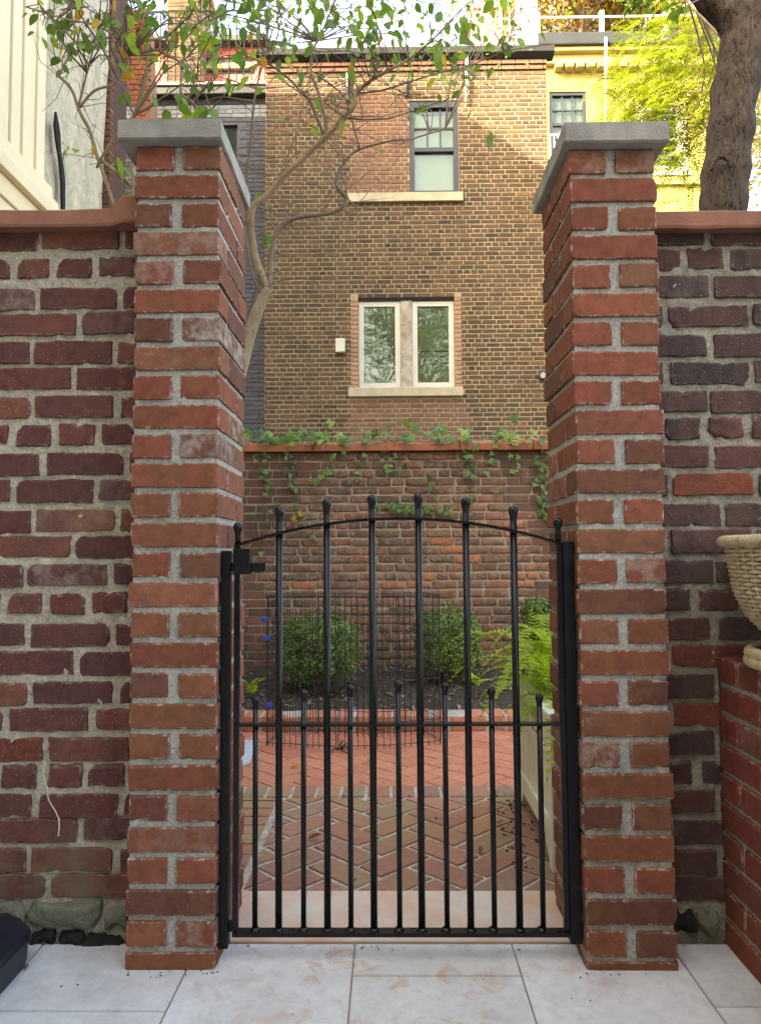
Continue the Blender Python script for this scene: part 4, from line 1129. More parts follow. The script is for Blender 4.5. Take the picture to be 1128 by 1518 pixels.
# small plants in the bed
for (px, py, dd, n, lab) in ((372, 1030, 4.95, 7, 'little light green seedling in the bed beside the wire pen'), (705, 1022, 4.95, 8, 'low broad-leaved plant in the bed beneath the fern')):
    c = at(px, py, dd); R = random.Random(px)
    t = thing('seedling', c, lab, 'plant')
    lm = leaf_mesh('leaf', M['fern'], 0.09, 0.05)
    for k in range(n):
        link('leaf', lm, t, c + Vector((R.uniform(-.03, .03), R.uniform(-.03, .03), R.uniform(0.0, .08))), (0, R.uniform(-0.9, -0.1), R.uniform(0, 6.28)))
    MB().tube([c + Vector((0, 0, -0.06)), c + Vector((0.01, 0, 0.08))], 0.003, 5).build('stem', M['bark_twig'], t)

# ================================================================== BRICK HOUSE BEHIND
DB = 10.7; YH = DB - D0
hx = lambda px, py=400: at(px, py, DB).x
hz = lambda py, px=600: at(px, py, DB).z
HX0, HX1 = hx(393), hx(815)
HZ1 = hz(92)
house = thing('brick_house', ((HX0 + HX1) / 2, YH + 2, -0.3), 'tall brown brick house with black gutter behind the garden wall', 'house')
OP = {'lower': (hx(531, 500), hx(674, 500), hz(574), hz(440)), 'upper': (hx(607, 215), hx(680, 215), hz(287), hz(148))}
def facade(x0, x1, z0, z1, y, ops, depth, mat, name, parent):
    xs = sorted({x0, x1, *[o[0] for o in ops], *[o[1] for o in ops]}); zs = sorted({z0, z1, *[o[2] for o in ops], *[o[3] for o in ops]})
    mb = MB()
    for a, b in zip(xs, xs[1:]):
        for c, d in zip(zs, zs[1:]):
            if any(o[0] <= a and b <= o[1] and o[2] <= c and d <= o[3] for o in ops): continue
            mb.quad((a, y, c), (b, y, c), (b, y, d), (a, y, d))
    for (a, b, c, d) in ops:
        q = y + depth
        mb.quad((a, y, c), (a, y, d), (a, q, d), (a, q, c)); mb.quad((b, y, c), (b, q, c), (b, q, d), (b, y, d))
        mb.quad((a, y, d), (b, y, d), (b, q, d), (a, q, d)); mb.quad((a, y, c), (a, q, c), (b, q, c), (b, y, c))
    yb = y + depth + 3.6
    mb.quad((x0, y, z0), (x0, y, z1), (x0, yb, z1), (x0, yb, z0)); mb.quad((x1, y, z0), (x1, yb, z0), (x1, yb, z1), (x1, y, z1))
    mb.quad((x0, y, z1), (x1, y, z1), (x1, yb, z1), (x0, yb, z1)); mb.quad((x0, yb, z0), (x0, yb, z1), (x1, yb, z1), (x1, yb, z0))
    me = bpy.data.meshes.new(name); me.from_pydata(mb.v, [], mb.f); me.materials.append(mat)
    return link(name, me, parent)
facade(HX0, HX1, -0.3, HZ1, YH + 0.008, list(OP.values()), 0.13, M['house_mortar'], 'wall', house)
RH = random.Random(81)
infill = [(hx(517, 210), hx(607, 210), hz(287), hz(132)), (hx(515, 610), hx(690, 610), -0.3, hz(590))]
quoin = [(hx(520, 500), OP['lower'][0], hz(576), hz(436)), (OP['lower'][1], hx(684, 500), hz(576), hz(436))]
sill_z = [(hx(517, 580), hx(686, 580), hz(588), hz(575)), (hx(515, 292), hx(686, 292), hz(300), hz(287))]
def hit(x, z, rects): return any(r[0] - 0.01 < x < r[1] + 0.01 and r[2] - 0.01 < z < r[3] + 0.01 for r in rects)
CP = 0.0685
hb = []
z = -0.25 + CP / 2; row = 0
zmin_vis = hz(668) - 0.15
blocked = list(OP.values()) + quoin + sill_z
while z < HZ1 - 0.12:
    if z > zmin_vis:
        kind = row % 3
        x = HX0 + (0.0 if row % 2 == 0 else -0.05)
        while x < HX1:
            P = 0.212 if (kind != 2 and RH.random() > 0.10) else 0.106
            a, b = max(x + 0.0085, HX0 + 0.002), min(x + P - 0.0085, HX1 - 0.002); x += P
            if b - a < 0.03: continue
            segs = [(a, b)]
            for r in blocked:
                if r[2] - 0.02 < z < r[3] + 0.02:
                    ns = []
                    for (p, q) in segs:
                        if q <= r[0] or p >= r[1]: ns.append((p, q))
                        else:
                            if p < r[0] - 0.03: ns.append((p, r[0] - 0.004))
                            if q > r[1] + 0.03: ns.append((r[1] + 0.004, q))
                    segs = ns
            for (p, q) in segs: hb.append((p, q, z))
    z += CP; row += 1
cen = hx(600)
vis = sorted(hb, key=lambda b: (hit((b[0] + b[1]) / 2, b[2], infill) is False, abs(b[2] - 2.6) + abs((b[0] + b[1]) / 2 - 0.3) * 0.8))
ub = box_mesh('brick', M['house_brick_object'], 1, 1, 0.05); ur = box_mesh('brick', M['house_red'], 1, 1, 0.05)
mb = MB(); cnt = 0
for (p, q, z) in vis:
    hh = CP - 0.021 + RH.uniform(-.002, .002); pr = RH.uniform(-0.001, 0.004)
    inf = hit((p + q) / 2, z, infill)
    if cnt < 300:
        link('brick', ur if inf else ub, house, ((p + q) / 2, YH - pr, z), None, (q - p, 1, hh)); cnt += 1
    else: mb.box(p, q, YH - pr, YH + 0.05, z - hh / 2, z + hh / 2)
stuff(mb.build('brick_courses', M['house_brick_island'], house))
for r in quoin:
    z = r[2] + 0.03
    while z < r[3] - 0.02:
        MB().box(r[0] + 0.004, r[1] - 0.002, YH - 0.006, YH + 0.05, z - 0.027, z + 0.027).build('painted_brick', M['quoin'], house); z += CP
for r, zz in zip(sill_z, (0, 0)):
    MB().box(r[0], r[1], YH - 0.06, YH + 0.128, r[2], r[3] - 0.002).build('sill', M['stone'], house, False, 0.008)
# corbelled courses and gutter
for k, (dz, pr) in enumerate(((0.11, 0.03), (0.04, 0.055))):
    x = HX0
    while x < HX1:
        MB().box(x + 0.004, min(x + 0.2, HX1), YH - pr, YH + 0.02, HZ1 - dz - 0.03, HZ1 - dz + 0.028).build('corbel_brick', M['house_red'], house); x += 0.207
gp = [(YH + 0.02, HZ1), (YH - 0.06, HZ1 + 0.002), (YH - 0.15, HZ1 + 0.05), (YH - 0.17, HZ1 + 0.13), (YH - 0.155, HZ1 + 0.132), (YH + 0.02, HZ1 + 0.132)]
MB().extrude_x(gp, HX0 - 0.12, HX1 + 0.10).build('gutter', M['gutter'], house)
p1, p2 = at(692, 82, DB - 0.1), at(691, 150, DB - 0.05)
MB().tube([p1, p2], 0.02, 8).build('downpipe', M['white_metal'], house, True)
for (px, pa, pb) in ((515, 108, 150), (602, 118, 142)):
    MB().tube([at(px, pa, DB - 0.04), at(px, pb, DB - 0.03)], 0.03, 6).build('wall_bracket', M['gutter'], house)
# windows
def window(op, kind):
    x0, x1, z0, z1 = op
    y = YH + 0.085
    if kind == 'lower':
        t = 0.045; xm = (x0 + x1) / 2; mw = 0.085
        w = MB().box(xm - mw, xm + mw, y - 0.05, y + 0.05, z0 + 0.001, z1 - 0.04).build('mullion', M['peel'], house)
        MB().box(x0, x1, y - 0.06, y + 0.04, z1 - 0.04, z1 - 0.001).build('head', M['black_gap'], house)
        for (a, b) in ((x0 + 0.006, xm - mw - 0.004), (xm + mw + 0.004, x1 - 0.006)):
            fr = MB(); zb, zt = z0 + 0.006, z1 - 0.045; t2 = 0.075
            fr.box(a, a + t2, y - 0.03, y + 0.03, zb, zt).box(b - t2, b, y - 0.03, y + 0.03, zb, zt).box(a + t2, b - t2, y - 0.029, y + 0.029, zb, zb + t2).box(a + t2, b - t2, y - 0.029, y + 0.029, zt - t2, zt)
            f = fr.build('window', M['white_frame'], house)
            MB().box(a + t2, b - t2, y - 0.004, y + 0.004, zb + t2, zt - t2).build('pane', M['glass'], f)
            MB().box(a + 0.02, b - 0.02, y + 0.035, y + 0.04, zb + t2 * 0.5, zt - 0.02).build('blind', M['room' if a < xm - 0.3 else 'room_grey'], f)
            if a > xm - 0.3:
                MB().box(a + t2 + .05, b - t2, y + 0.026, y + 0.033, zb + 0.55, zb + 0.565).build('blind_bar', M['dark_frame'], f)
                MB().box(a + t2 + .06, a + t2 + 0.07, y + 0.026, y + 0.033, zb + 0.08, zb + 0.55).build('blind_bar', M['dark_frame'], f)
    else:
        t = 0.075; zm = (z0 + z1) / 2 - 0.02
        fr = MB(); fr.box(x0, x0 + t, y - 0.06, y + 0.04, z0, z1).box(x1 - t, x1, y - 0.06, y + 0.04, z0, z1).box(x0 + t, x1 - t, y - 0.059, y + 0.039, z1 - 0.10, z1).box(x0 + t, x1 - t, y - 0.059, y + 0.039, z0, z0 + 0.06)
        f = fr.build('window', M['dark_frame'], house)
        MB().box(x0 + t, x1 - t, y - 0.045, y + 0.02, zm - 0.03, zm + 0.03).build('meeting_rail', M['dark_frame'], f)
        a, b = x0 + t, x1 - t
        for k in (1, 2): MB().box(a + (b - a) * k / 3 - 0.012, a + (b - a) * k / 3 + 0.012, y - 0.03, y - 0.008, zm + 0.03, z1 - 0.1).build('muntin', M['dark_frame'], f)
        zk = (zm + 0.03 + z1 - 0.1) / 2; MB().box(a, b, y - 0.029, y - 0.009, zk - 0.012, zk + 0.012).build('muntin', M['dark_frame'], f)
        MB().box(a, b, y - 0.005, y + 0.003, zm + 0.03, z1 - 0.1).build('pane', M['glass'], f)
        MB().box(a, b, y + 0.006, y + 0.014, z0 + 0.06, zm - 0.03).build('pane', M['glass'], f)
        MB().box(x0 + 0.02, x1 - 0.02, y + 0.05, y + 0.055, z0, z1).build('blind', M['blind'], f)
window(OP['lower'], 'lower'); window(OP['upper'], 'upper')
# wall box and round vent
MB().box(hx(498, 512), hx(512, 512), YH - 0.10, YH + 0.0, hz(523), hz(503)).build('utility_box', M['white_frame'], house, False, 0.01)
c = at(805, 556, DB - 0.05); v_ = MB()
v_.tube([(c.x, c.y, c.z), (c.x, YH + 0.01, c.z)], 0.06, 14).build('vent', M['gutter'], house)
MB().tube([(c.x, c.y - 0.006, c.z), (c.x, c.y + 0.001, c.z)], 0.042, 14).build('vent_grille', M['concrete'], house)

# roof railing of the brick house (white wire mesh and pickets), things on the roof
def railing(name, pts, zb, zt, step, r, mat, label, rails=(1.0,), post=1.2, posts_r=0.02):
    t = thing(name, (pts[0][0], pts[0][1], zb), label, 'railing')
    for (xa, ya), (xb, yb) in zip(pts, pts[1:]):
        L = math.hypot(xb - xa, yb - ya); n = max(2, int(L / step))
        for k in range(n + 1):
            f = k / n; x = xa + (xb - xa) * f; y = ya + (yb - ya) * f
            MB().tube([(x, y, zb), (x, y, zt)], r, 5, False).build('picket', mat, t)
        for h in rails:
            zz = zb + (zt - zb) * h; MB().tube([(xa, ya, zz), (xb, yb, zz)], r * 1.6, 6).build('rail', mat, t)
        n = max(1, int(L / post))
        for k in range(n + 1):
            f = k / n; x = xa + (xb - xa) * f; y = ya + (yb - ya) * f
            MB().box(x - posts_r, x + posts_r, y - posts_r, y + posts_r, zb, zt + 0.02).build('post', mat, t)
    return t
zr = HZ1 + 0.132
railing('roof_railing', [(HX0 + 0.05, YH + 0.10), (HX1 - 0.25, YH + 0.10)], zr, zr + 0.22, 0.055, 0.007, M['white_metal'], 'low white picket edge above the black gutter', (0.05, 1.0))
railing('roof_fence', [(HX0 + 0.05, YH + 0.5), (HX1 - 0.3, YH + 0.5)], zr, zr + 1.5, 0.14, 0.008, M['white_metal'], 'tall thin metal fence on the brick house roof', (0.3, 0.6, 1.0), 1.3, 0.022)
wb = thing('wooden_bulkhead', (hx(782, 40), YH + 0.7, zr), 'weathered grey board post box on the brick roof', 'roof box')
xa, xb = at(768, 40, DB + 0.5).x, at(797, 40, DB + 0.5).x
for k in range(5): MB().box(xa + (xb - xa) * k / 5 + .003, xa + (xb - xa) * (k + 1) / 5 - .003, YH + 0.5, YH + 0.78, zr, zr + 2.2).build('board', M['grey_wood'], wb)
MB().box(xa - .04, xb + .04, YH + 0.44, YH + 0.82, zr - 0.02, zr + 0.08).build('base_board', M['grey_wood'], wb)
# pale stucco chimney further back
o = thing('stucco_chimney', (at(720, 30, 14).x, 14 - D0, zr - 2), 'pale orange stucco chimney behind the roof fence', 'chimney')
xa, xb = at(703, 30, 14).x, at(745, 30, 14).x
MB().box(xa, xb, 14 - D0, 14.8 - D0, zr - 2, zr + 3.2).build('stack', plain('pale_orange_stucco', (0.30, 0.20, 0.13), 0.8), o, False, 0.02)
MB().box(xa - .06, xb + .06, 13.94 - D0, 14.86 - D0, zr + 3.2, zr + 3.3).build('chimney_cap', M['concrete'], o)

# ---------------------------------------------------------------- slate painted wing on the left
DS = 10.95; YS = DS - D0
wing = thing('slate_painted_wing', (-3.2, YS + 2, -0.3), 'slate grey painted brick wing left of the brick house', 'house')
SX0, SX1, SZ1 = at(150, 200, DS).x, HX0 - 0.004, at(300, 146, DS).z
small = (at(331, 190, DS).x, at(352, 190, DS).x, at(340, 235, DS).z, at(340, 184, DS).z)
facade(SX0, SX1, -0.3, SZ1, YS + 0.006, [small], 0.12, M['dark_mortar'], 'wall', wing)
mb = MB(); z = 1.4; row = 0; RS = random.Random(91)
while z < SZ1 - 0.04:
    x = SX0 + (0.1 if row % 2 else 0)
    while x < SX1 - 0.05:
        P = 0.212 if row % 4 else 0.106
        a, b = x + 0.005, min(x + P - 0.005, SX1 - 0.003)
        if not (small[2] - 0.03 < z < small[3] + 0.03 and b > small[0] and a < small[1]):
            mb.box(a, b, YS - RS.uniform(0, .004), YS + 0.04, z - 0.028, z + 0.028)
        x += P
    z += CP; row += 1
stuff(mb.build('brick_courses', M['dark_brick'], wing))
f = MB().box(small[0], small[1], YS + 0.06, YS + 0.09, small[2], small[3]).build('window', M['dark_frame'], wing)
MB().box(small[0] + .03, small[1] - .03, YS + 0.045, YS + 0.058, small[2] + .03, small[3] - .03).build('pane', M['glass'], f)
MB().box(SX0 - .1, SX1 + 0.002, YS - 0.13, YS + 0.05, SZ1 + 0.002, SZ1 + 0.13).build('cornice', M['gutter'], wing, False, 0.015)
MB().box(SX0 - .1, SX1 + 0.002, YS - 0.16, YS + 0.05, SZ1 + 0.133, SZ1 + 0.17).build('cornice_lip', M['grey_wood'], wing)
zd = SZ1 + 0.17
railing('deck_railing', [(SX0 + 0.3, YS + 0.02), (SX1 - 0.02, YS + 0.02)], zd, zd + 1.25, 0.115, 0.009, M['black_matt'], 'black picket railing round the roof deck of the slate wing', (0.08, 1.0), 1.3, 0.018)
ph_ = thing('red_penthouse', (at(310, 90, 13.2).x, 13.2 - D0, zd), 'pink-red painted rooftop house behind the black deck railing', 'penthouse')
q0, q1 = at(226, 70, 13.2), at(392, 70, 13.2)
zph = at(300, 70, 13.2).z
wop = (at(296, 96, 13.2).x, at(378, 96, 13.2).x, at(330, 110, 13.2).z, at(330, 84, 13.2).z)
facade(q0.x, q1.x, zd - 1, zph, 13.2 - D0, [wop], 0.1, M['pink_wall'], 'wall', ph_)
f = MB().box(wop[0], wop[1], 13.24 - D0, 13.3 - D0, wop[2], wop[3]).build('window', M['dark_frame'], ph_)
MB().box(wop[0], wop[1], 13.16 - D0, 13.235 - D0, wop[2] + 0.10, wop[2] + 0.2).build('window_trim', M['cream_trim'], f)
MB().box(q0.x - .1, q1.x + .1, 13.0 - D0, 13.4 - D0, zph + .002, zph + 0.1).build('roof_edge', M['gutter'], ph_)
# brick chimney tower on the penthouse
ct = thing('brick_tower', (at(272, 40, 12.9).x, 12.9 - D0, zd), 'narrow dark brick chimney tower beside the red penthouse', 'chimney')
qa, qb = at(248, 40, 12.9).x, at(297, 40, 12.9).x
YT = 12.9 - D0
MB().box(qa, qb, YT, YT + 0.8, zd, zd + 3.4).build('core', M['house_mortar'], ct)
z = zd + 0.04
row = 0
while z < zd + 3.35:
    x = qa - (0.1 if row % 2 else 0)
    while x < qb:
        a, b = max(x + .006, qa - .004), min(x + 0.2, qb + .004)
        if b - a > 0.03: link('brick', ub, ct, ((a + b) / 2, YT - 0.012, z), None, (b - a, 1, 0.055))
        x += 0.212
    z += CP; row += 1
MB().box(qa - .06, qb + .06, YT - .06, YT + 0.86, zd + 3.4, zd + 3.5).build('chimney_cap', M['concrete'], ct)

# ================================================================== LEFT NEIGHBOURS
# cream siding upper storey of the neighbour, its bottom trim running away along the side
XC = -2.0
dfar = 2.0 * F / (578 - 46)
YC = dfar - D0
zb_c = at(46, 288, dfar).z
ch_ = thing('cream_house', (-4.5, -3, -0.3), 'cream sided neighbour house with vertical panels and base trim', 'house')
MB().box(-9, XC, -9, YC, zb_c, 7.4).build('wall', M['tan_groove'], ch_)
y = YC
k = 0
while y > -9:
    wv = 0.125 if k % 2 == 0 else 0.155
    MB().box(XC, XC + 0.022, max(y - wv, -9) + 0.03, y, zb_c + 0.02, 7.4).build('siding_panel', M['cream'], ch_, False, 0.006); y -= wv; k += 1
for (w_, z0_, z1_) in ((0.05, -0.02, 0.06), (0.075, -0.07, -0.022), (0.10, -0.15, -0.072), (0.06, -0.26, -0.152), (0.045, -0.42, -0.262)):
    MB().box(-9, XC + w_, -9, YC + w_, zb_c + z0_, zb_c + z1_).build('base_trim', M['cream'], ch_, False, 0.006)
MB().box(-9, XC - 0.9, -9, YC - 0.3, -0.3, zb_c - 0.42).build('ground_storey', M['cream'], ch_)
# front windows of the side wall, above the frame
for yy in (-6.5, -3.5, -0.5):
    for zz in (3.6,):
        f = MB().box(XC + 0.023, XC + 0.06, yy, yy + 1.0, zz, zz + 1.7).build('window', M['white_frame'], ch_)
        MB().box(XC + 0.061, XC + 0.07, yy + 0.08, yy + 0.92, zz + 0.08, zz + 1.62).build('pane', M['glass'], f)
# wrapped house beyond it
XT = -3.0
d_a, d_b = 4.3, 3.0 * F / (578 - 146)
HT = 10.4
wh = thing('wrapped_house', (-5.5, 5, -0.3), 'neighbour house wall wrapped in wrinkled white sheeting with a tear', 'house')
ny_, nz_ = 90, 150; mb = MB()
for kz in range(nz_ + 1):
    for jy in range(ny_ + 1):
        yy = d_a - D0 + (d_b - d_a) * jy / ny_; zz = -0.3 + (HT + 0.3) * kz / nz_
        p = Vector((yy * 2.4, zz * 0.35, 2)); w_ = 0.06 * noise.noise(p) + 0.03 * noise.noise(p * 2.9) + 0.012 * noise.noise(Vector((yy * 9, zz * 5, 0)))
        mb.v.append((XT + w_, yy, zz))
for kz in range(nz_):
    for jy in range(ny_): b = kz * (ny_ + 1) + jy; mb.f.append((b, b + 1, b + ny_ + 2, b + ny_ + 1))
mb.build('sheeting', M['tarp'], wh, True)
MB().box(-9, XT - 0.13, d_a - D0, d_b - D0, -0.3, HT).build('wall', M['tan_groove'], wh)
# tear in the sheeting
def on_tarp(px, py):
    v = C2W @ Vector(((px - CX) / F, -(py - CY) / F, -1)); t = (XT + 0.075 - CAM.x) / v.x; return CAM + v * t
tear = [(84, 165), (88, 185), (90, 200), (91, 225), (94, 240), (97, 270), (97, 310), (93, 310), (92, 270), (89, 235), (84, 205), (82, 185)]
mb = MB(); q = [on_tarp(*p) for p in tear]; n = len(q)
mb.v = [tuple(p) for p in q] + [(p.x - 0.02, p.y, p.z) for p in q]
mb.f = [tuple(range(n))] + [(i, (i + 1) % n, n + (i + 1) % n, n + i) for i in range(n)]
mb.build('tear', M['black_gap'], wh)
MB().tube([on_tarp(97, 225), on_tarp(100, 232), on_tarp(97, 240), on_tarp(98, 262)], 0.008, 6).build('loose_strap', M['green_pipe'], wh)
# dark brick pier at the end of the wrapped wall
pier = thing('brick_pier', (-3.05, d_b - D0 + 0.2, -0.3), 'narrow dark red brick pier at the end of the white sheeting', 'pier')
dp = d_b + 0.05; YPp = dp - D0
pa, pb = at(144, 200, dp).x, at(163, 200, dp).x
MB().box(pa + .006, pb - .006, YPp + .008, YPp + 0.5, -0.3, 9.5).build('mortar', plain('sooty_red_brown_mortar', (0.085, 0.045, 0.036), 0.9), pier)
pbm = [box_mesh('brick', M['back_brick'], 1, 1, 0.1)]
z = 3.4; row = 0
while z < 8.6:
    if row % 2: segs = [(pa, pb)]
    else: segs = [(pa, (pa + pb) / 2 - .005), ((pa + pb) / 2 + .005, pb)]
    for (a, b) in segs: link('brick', pbm[0], pier, ((a + b) / 2 + RS.uniform(-.003, .003), YPp + RS.uniform(-.004, .002), z), None, (b - a, 1, 0.057))
    z += CP; row += 1
p1, p2 = at(166, 0, dp + 0.3), at(163, 330, dp + 0.3)
o = MB().tube([(p2.x, p2.y, -0.3), (p2.x, p2.y, p1.z + 1)], 0.022, 8).build('drain_pipe', M['green_pipe'], None, True); tag(o, 'pale green vertical pipe beside the dark brick pier', 'pipe')
# sunlit orange brick stair wall behind the foliage
sw = thing('orange_brick_wall', (-3.4, 7.6, -0.3), 'slanting orange brick stair wall behind the branches', 'wall')
dq = 9.3; pts = [at(178, 20, dq), at(216, 10, dq), at(223, 178, dq), at(205, 175, dq), at(180, 112, dq)]
mb = MB(); n = len(pts); mb.v = [tuple(p) for p in pts] + [(p.x - 0.05, p.y + 0.5, p.z) for p in pts]
mb.f = [tuple(range(n)), tuple(reversed(range(n, 2 * n)))] + [(i, (i + 1) % n, n + (i + 1) % n, n + i) for i in range(n)]
mb.build('wall_slab', mortar_mat('orange_wall_mortar', (0.40, 0.22, 0.13), (0.34, 0.18, 0.11), 0.5), sw)
def inside(x, z, poly):
    c = False
    for i in range(len(poly)):
        a, b = poly[i - 1], poly[i]
        if (a.z > z) != (b.z > z) and x < (b.x - a.x) * (z - a.z) / (b.z - a.z) + a.x: c = not c
    return c
z = min(p.z for p in pts) + 0.03; row = 0
xmin, xmax = min(p.x for p in pts), max(p.x for p in pts)
ob = box_mesh('brick', M['back_orange'], 1, 1, 0.05)
while z < max(p.z for p in pts):
    x = xmin + (0.05 if row % 2 else 0)
    while x < xmax:
        if inside(x + 0.05, z, pts): link('brick', ob, sw, (x + 0.05, dq - D0 - 0.012, z), None, (0.095, 1, 0.054))
        x += 0.104
    z += CP; row += 1

# ================================================================== YELLOW HOUSE (right, sunlit)
DY = 13.0; YY = DY - D0
yx = lambda px, py=150: at(px, py, DY).x
yz = lambda py, px=900: at(px, py, DY).z
yh = thing('yellow_house', (yx(960), YY + 2, -0.3), 'yellow painted house with dentil cornice in sunlight', 'house')
w1 = (yx(814), yx(869), yz(228), yz(134)); w2 = (yx(952), yx(1008), yz(250), yz(158))
YX0, YX1 = yx(790), yx(1078)
facade(YX0, YX1, -0.3, yz(78), YY, [w1, w2], 0.14, M['yellow_wall'], 'wall', yh)
MB().box(YX0, YX1 + .1, YY - 0.10, YY - 0.001, yz(97), yz(84)).build('cornice_band', M['cream_trim'], yh, False, 0.01)
x = yx(822)
while x < YX1:
    MB().box(x, x + 0.13, YY - 0.17, YY - 0.002, yz(97) - 0.11, yz(97) - 0.004).build('dentil', M['cream_trim'], yh, False, 0.008); x += 0.19
MB().box(YX0, YX1 + .12, YY - 0.20, YY - 0.002, yz(84) + .003, yz(78)).build('cornice', M['cream_trim'], yh, False, 0.012)
MB().box(YX0, YX1 + .16, YY - 0.26, YY + 0.1, yz(78) + .003, yz(60)).build('gutter', M['gutter'], yh, False, 0.02)
MB().box(YX0, YX1 + .04, YY - 0.07, YY - .001, yz(276), yz(265)).build('belt_course', M['cream_trim'], yh, False, 0.008)
p1, p2 = at(898, 55, DY - 0.3), at(897, 290, DY - 0.12)
MB().tube([p1, p2], 0.022, 8).build('downpipe', M['white_metal'], yh, True)
for (op, fm, nx_, lab) in ((w1, 'dark_frame', 3, 0), (w2, 'white_frame', 1, 0)):
    x0, x1, z0, z1 = op; t = 0.06; y = YY + 0.07
    fr = MB(); fr.box(x0, x0 + t, y - .05, y + .03, z0, z1).box(x1 - t, x1, y - .05, y + .03, z0, z1).box(x0 + t, x1 - t, y - .049, y + .029, z1 - t, z1).box(x0 + t, x1 - t, y - .049, y + .029, z0, z0 + t)
    f = fr.build('window', M[fm], yh)
    zm = (z0 + z1) / 2; MB().box(x0 + t, x1 - t, y - .03, y + .02, zm - .025, zm + .025).build('meeting_rail', M[fm], f)
    for k in range(1, nx_): MB().box(x0 + t + (x1 - x0 - 2 * t) * k / nx_ - .012, x0 + t + (x1 - x0 - 2 * t) * k / nx_ + .012, y - .028, y - .008, z0 + t, z1 - t).build('muntin', M[fm], f)
    if nx_ > 1:
        for zz in ((z0 + t + zm) / 2, (z1 - t + zm) / 2): MB().box(x0 + t, x1 - t, y - .027, y - .009, zz - .012, zz + .012).build('muntin', M[fm], f)
    MB().box(x0 + t, x1 - t, y - .004, y + .004, z0 + t, z1 - t).build('pane', M['glass'], f)
    MB().box(x0 + .02, x1 - .02, y + .035, y + .04, z0, z1).build('blind', M['room_grey'], f)
    if fm == 'white_frame':
        tr = MB().box(x0 - .10, x0 - .001, YY - .03, YY - .001, z0 - .08, z1 + .1).box(x1 + .001, x1 + .10, YY - .03, YY - .001, z0 - .08, z1 + .1).build('window_trim', M['white_frame'], f)
        MB().box(x0 - .13, x1 + .13, YY - .09, YY - .001, z0 - .17, z0 - .082).build('sill', M['white_frame'], f)
    else:
        MB().box(x0 - .1, x1 + .1, YY - .08, YY - .001, z0 - .12, z0 - .002).build('sill', M['cream_trim'], f)
        # little balcony rail
        for k in range(9): MB().tube([(x0 - .1 + k * .07, YY - .16, z0 - .3), (x0 - .1 + k * .07, YY - .16, z0 + .28)], .008, 5).build('balcony_bar', M['white_metal'], f)
        MB().tube([(x0 - .12, YY - .16, z0 + .28), (x0 + .50, YY - .16, z0 + .28)], .012, 5).build('balcony_rail', M['white_metal'], f)
zr2 = yz(60) + 0.003
railing('terrace_railing', [(YX0 + 0.1, YY - 0.02), (YX1 + 0.1, YY - 0.02)], zr2, zr2 + 0.52, 0.9, 0.012, M['white_metal'], 'white post and rail round the yellow house roof terrace', (0.12, 0.85), 1.15, 0.035)

# ================================================================== TREES
# broad-leaved tree behind the left pillar
RTx = random.Random(101)
LM = [leaf_mesh('leaf', M['leaf'], L * .92, Wd * .92, f, c) for (L, Wd, f, c) in ((0.09, 0.052, 0.2, 0.15), (0.10, 0.056, 0.15, 0.25), (0.075, 0.045, 0.25, 0.1), (0.095, 0.054, 0.1, 0.3))]
LS = [leaf_mesh('leaf', M['leaf'], L, Wd, f, c) for (L, Wd, f, c) in ((0.055, 0.03, 0.2, 0.15), (0.068, 0.038, 0.15, 0.25))]
LY = [leaf_mesh('leaf', M['leaf_yellow'], 0.085, 0.042, 0.3, 0.3)]
def smooth_path(P, n=4):
    out = []
    for i in range(len(P) - 1):
        p0, p1, p2, p3 = P[max(i - 1, 0)], P[i], P[i + 1], P[min(i + 2, len(P) - 1)]
        for k in range(n):
            t = k / n
            out.append(0.5 * ((2 * p1) + (p2 - p0) * t + (2 * p0 - 5 * p1 + 4 * p2 - p3) * t * t + (3 * p1 - p0 - 3 * p2 + p3) * t ** 3))
    out.append(P[-1]); return out
def branch(mb, pts, r0, r1, n=7):
    P = smooth_path([at(*p) for p in pts]); m = len(P)
    P = [p + noise.noise_vector(p * 9) * 0.006 for p in P]
    mb.tube(P, [r0 + (r1 - r0) * i / (m - 1) for i in range(m)], n)
    return P
def leafy(t, nodes, clusters, R, meshes, per, twigs, spread, maxn=300, yel=0.08, mx=1.0):
    cnt = 0
    for (c, k) in clusters:
        best = min(nodes, key=lambda q: (q - c).length_squared + (0.25 if q.z > c.z + 0.15 else 0))
        mid = (best + c) / 2 + Vector((R.uniform(-.06, .06), R.uniform(-.06, .06), R.uniform(-.02, .08)))
        m2 = (mid + c) / 2 + Vector((R.uniform(-.03, .03), R.uniform(-.03, .03), R.uniform(-.01, .04)))
        twigs.tube([best, mid, m2, c], [0.0045, 0.0032, 0.0024, 0.0014], 4, False)
        for s in range(k):
            f = R.random(); q = (mid + (c - mid) * f) + Vector((R.gauss(0, spread), R.gauss(0, spread), R.gauss(0, spread * 0.8)))
            if cnt >= maxn: return cnt
            me = R.choice(LY) if R.random() < yel else R.choice(meshes)
            sc = R.uniform(0.75, 1.15) * mx
            twigs.tube([c if f > 0.6 else m2, q], [0.0012, 0.0009], 3, False)
            link('leaf', me, t, q, (R.gauss(0, 0.6), R.uniform(0.1, 1.2), R.uniform(0, 6.28)), (sc, sc, sc)); cnt += 1
    return cnt
tree = thing('leafy_tree', at(352, 1000, 4.4), 'small broad-leaved tree with tan limbs rising behind the left pillar', 'tree')
tree.location.z = ZF
tree['label'] = 'small broad-leaved tree with smooth tan limbs in front of the brick house'
mb = MB(); nodes = []
base = at(338, 640, 4.4)
tp = [(base.x - 0.05, base.y, ZF), (base.x - 0.03, base.y, 0.6), tuple(base), tuple(at(366, 512, 4.4)), tuple(at(385, 452, 4.4)), tuple(at(398, 428, 4.4))]
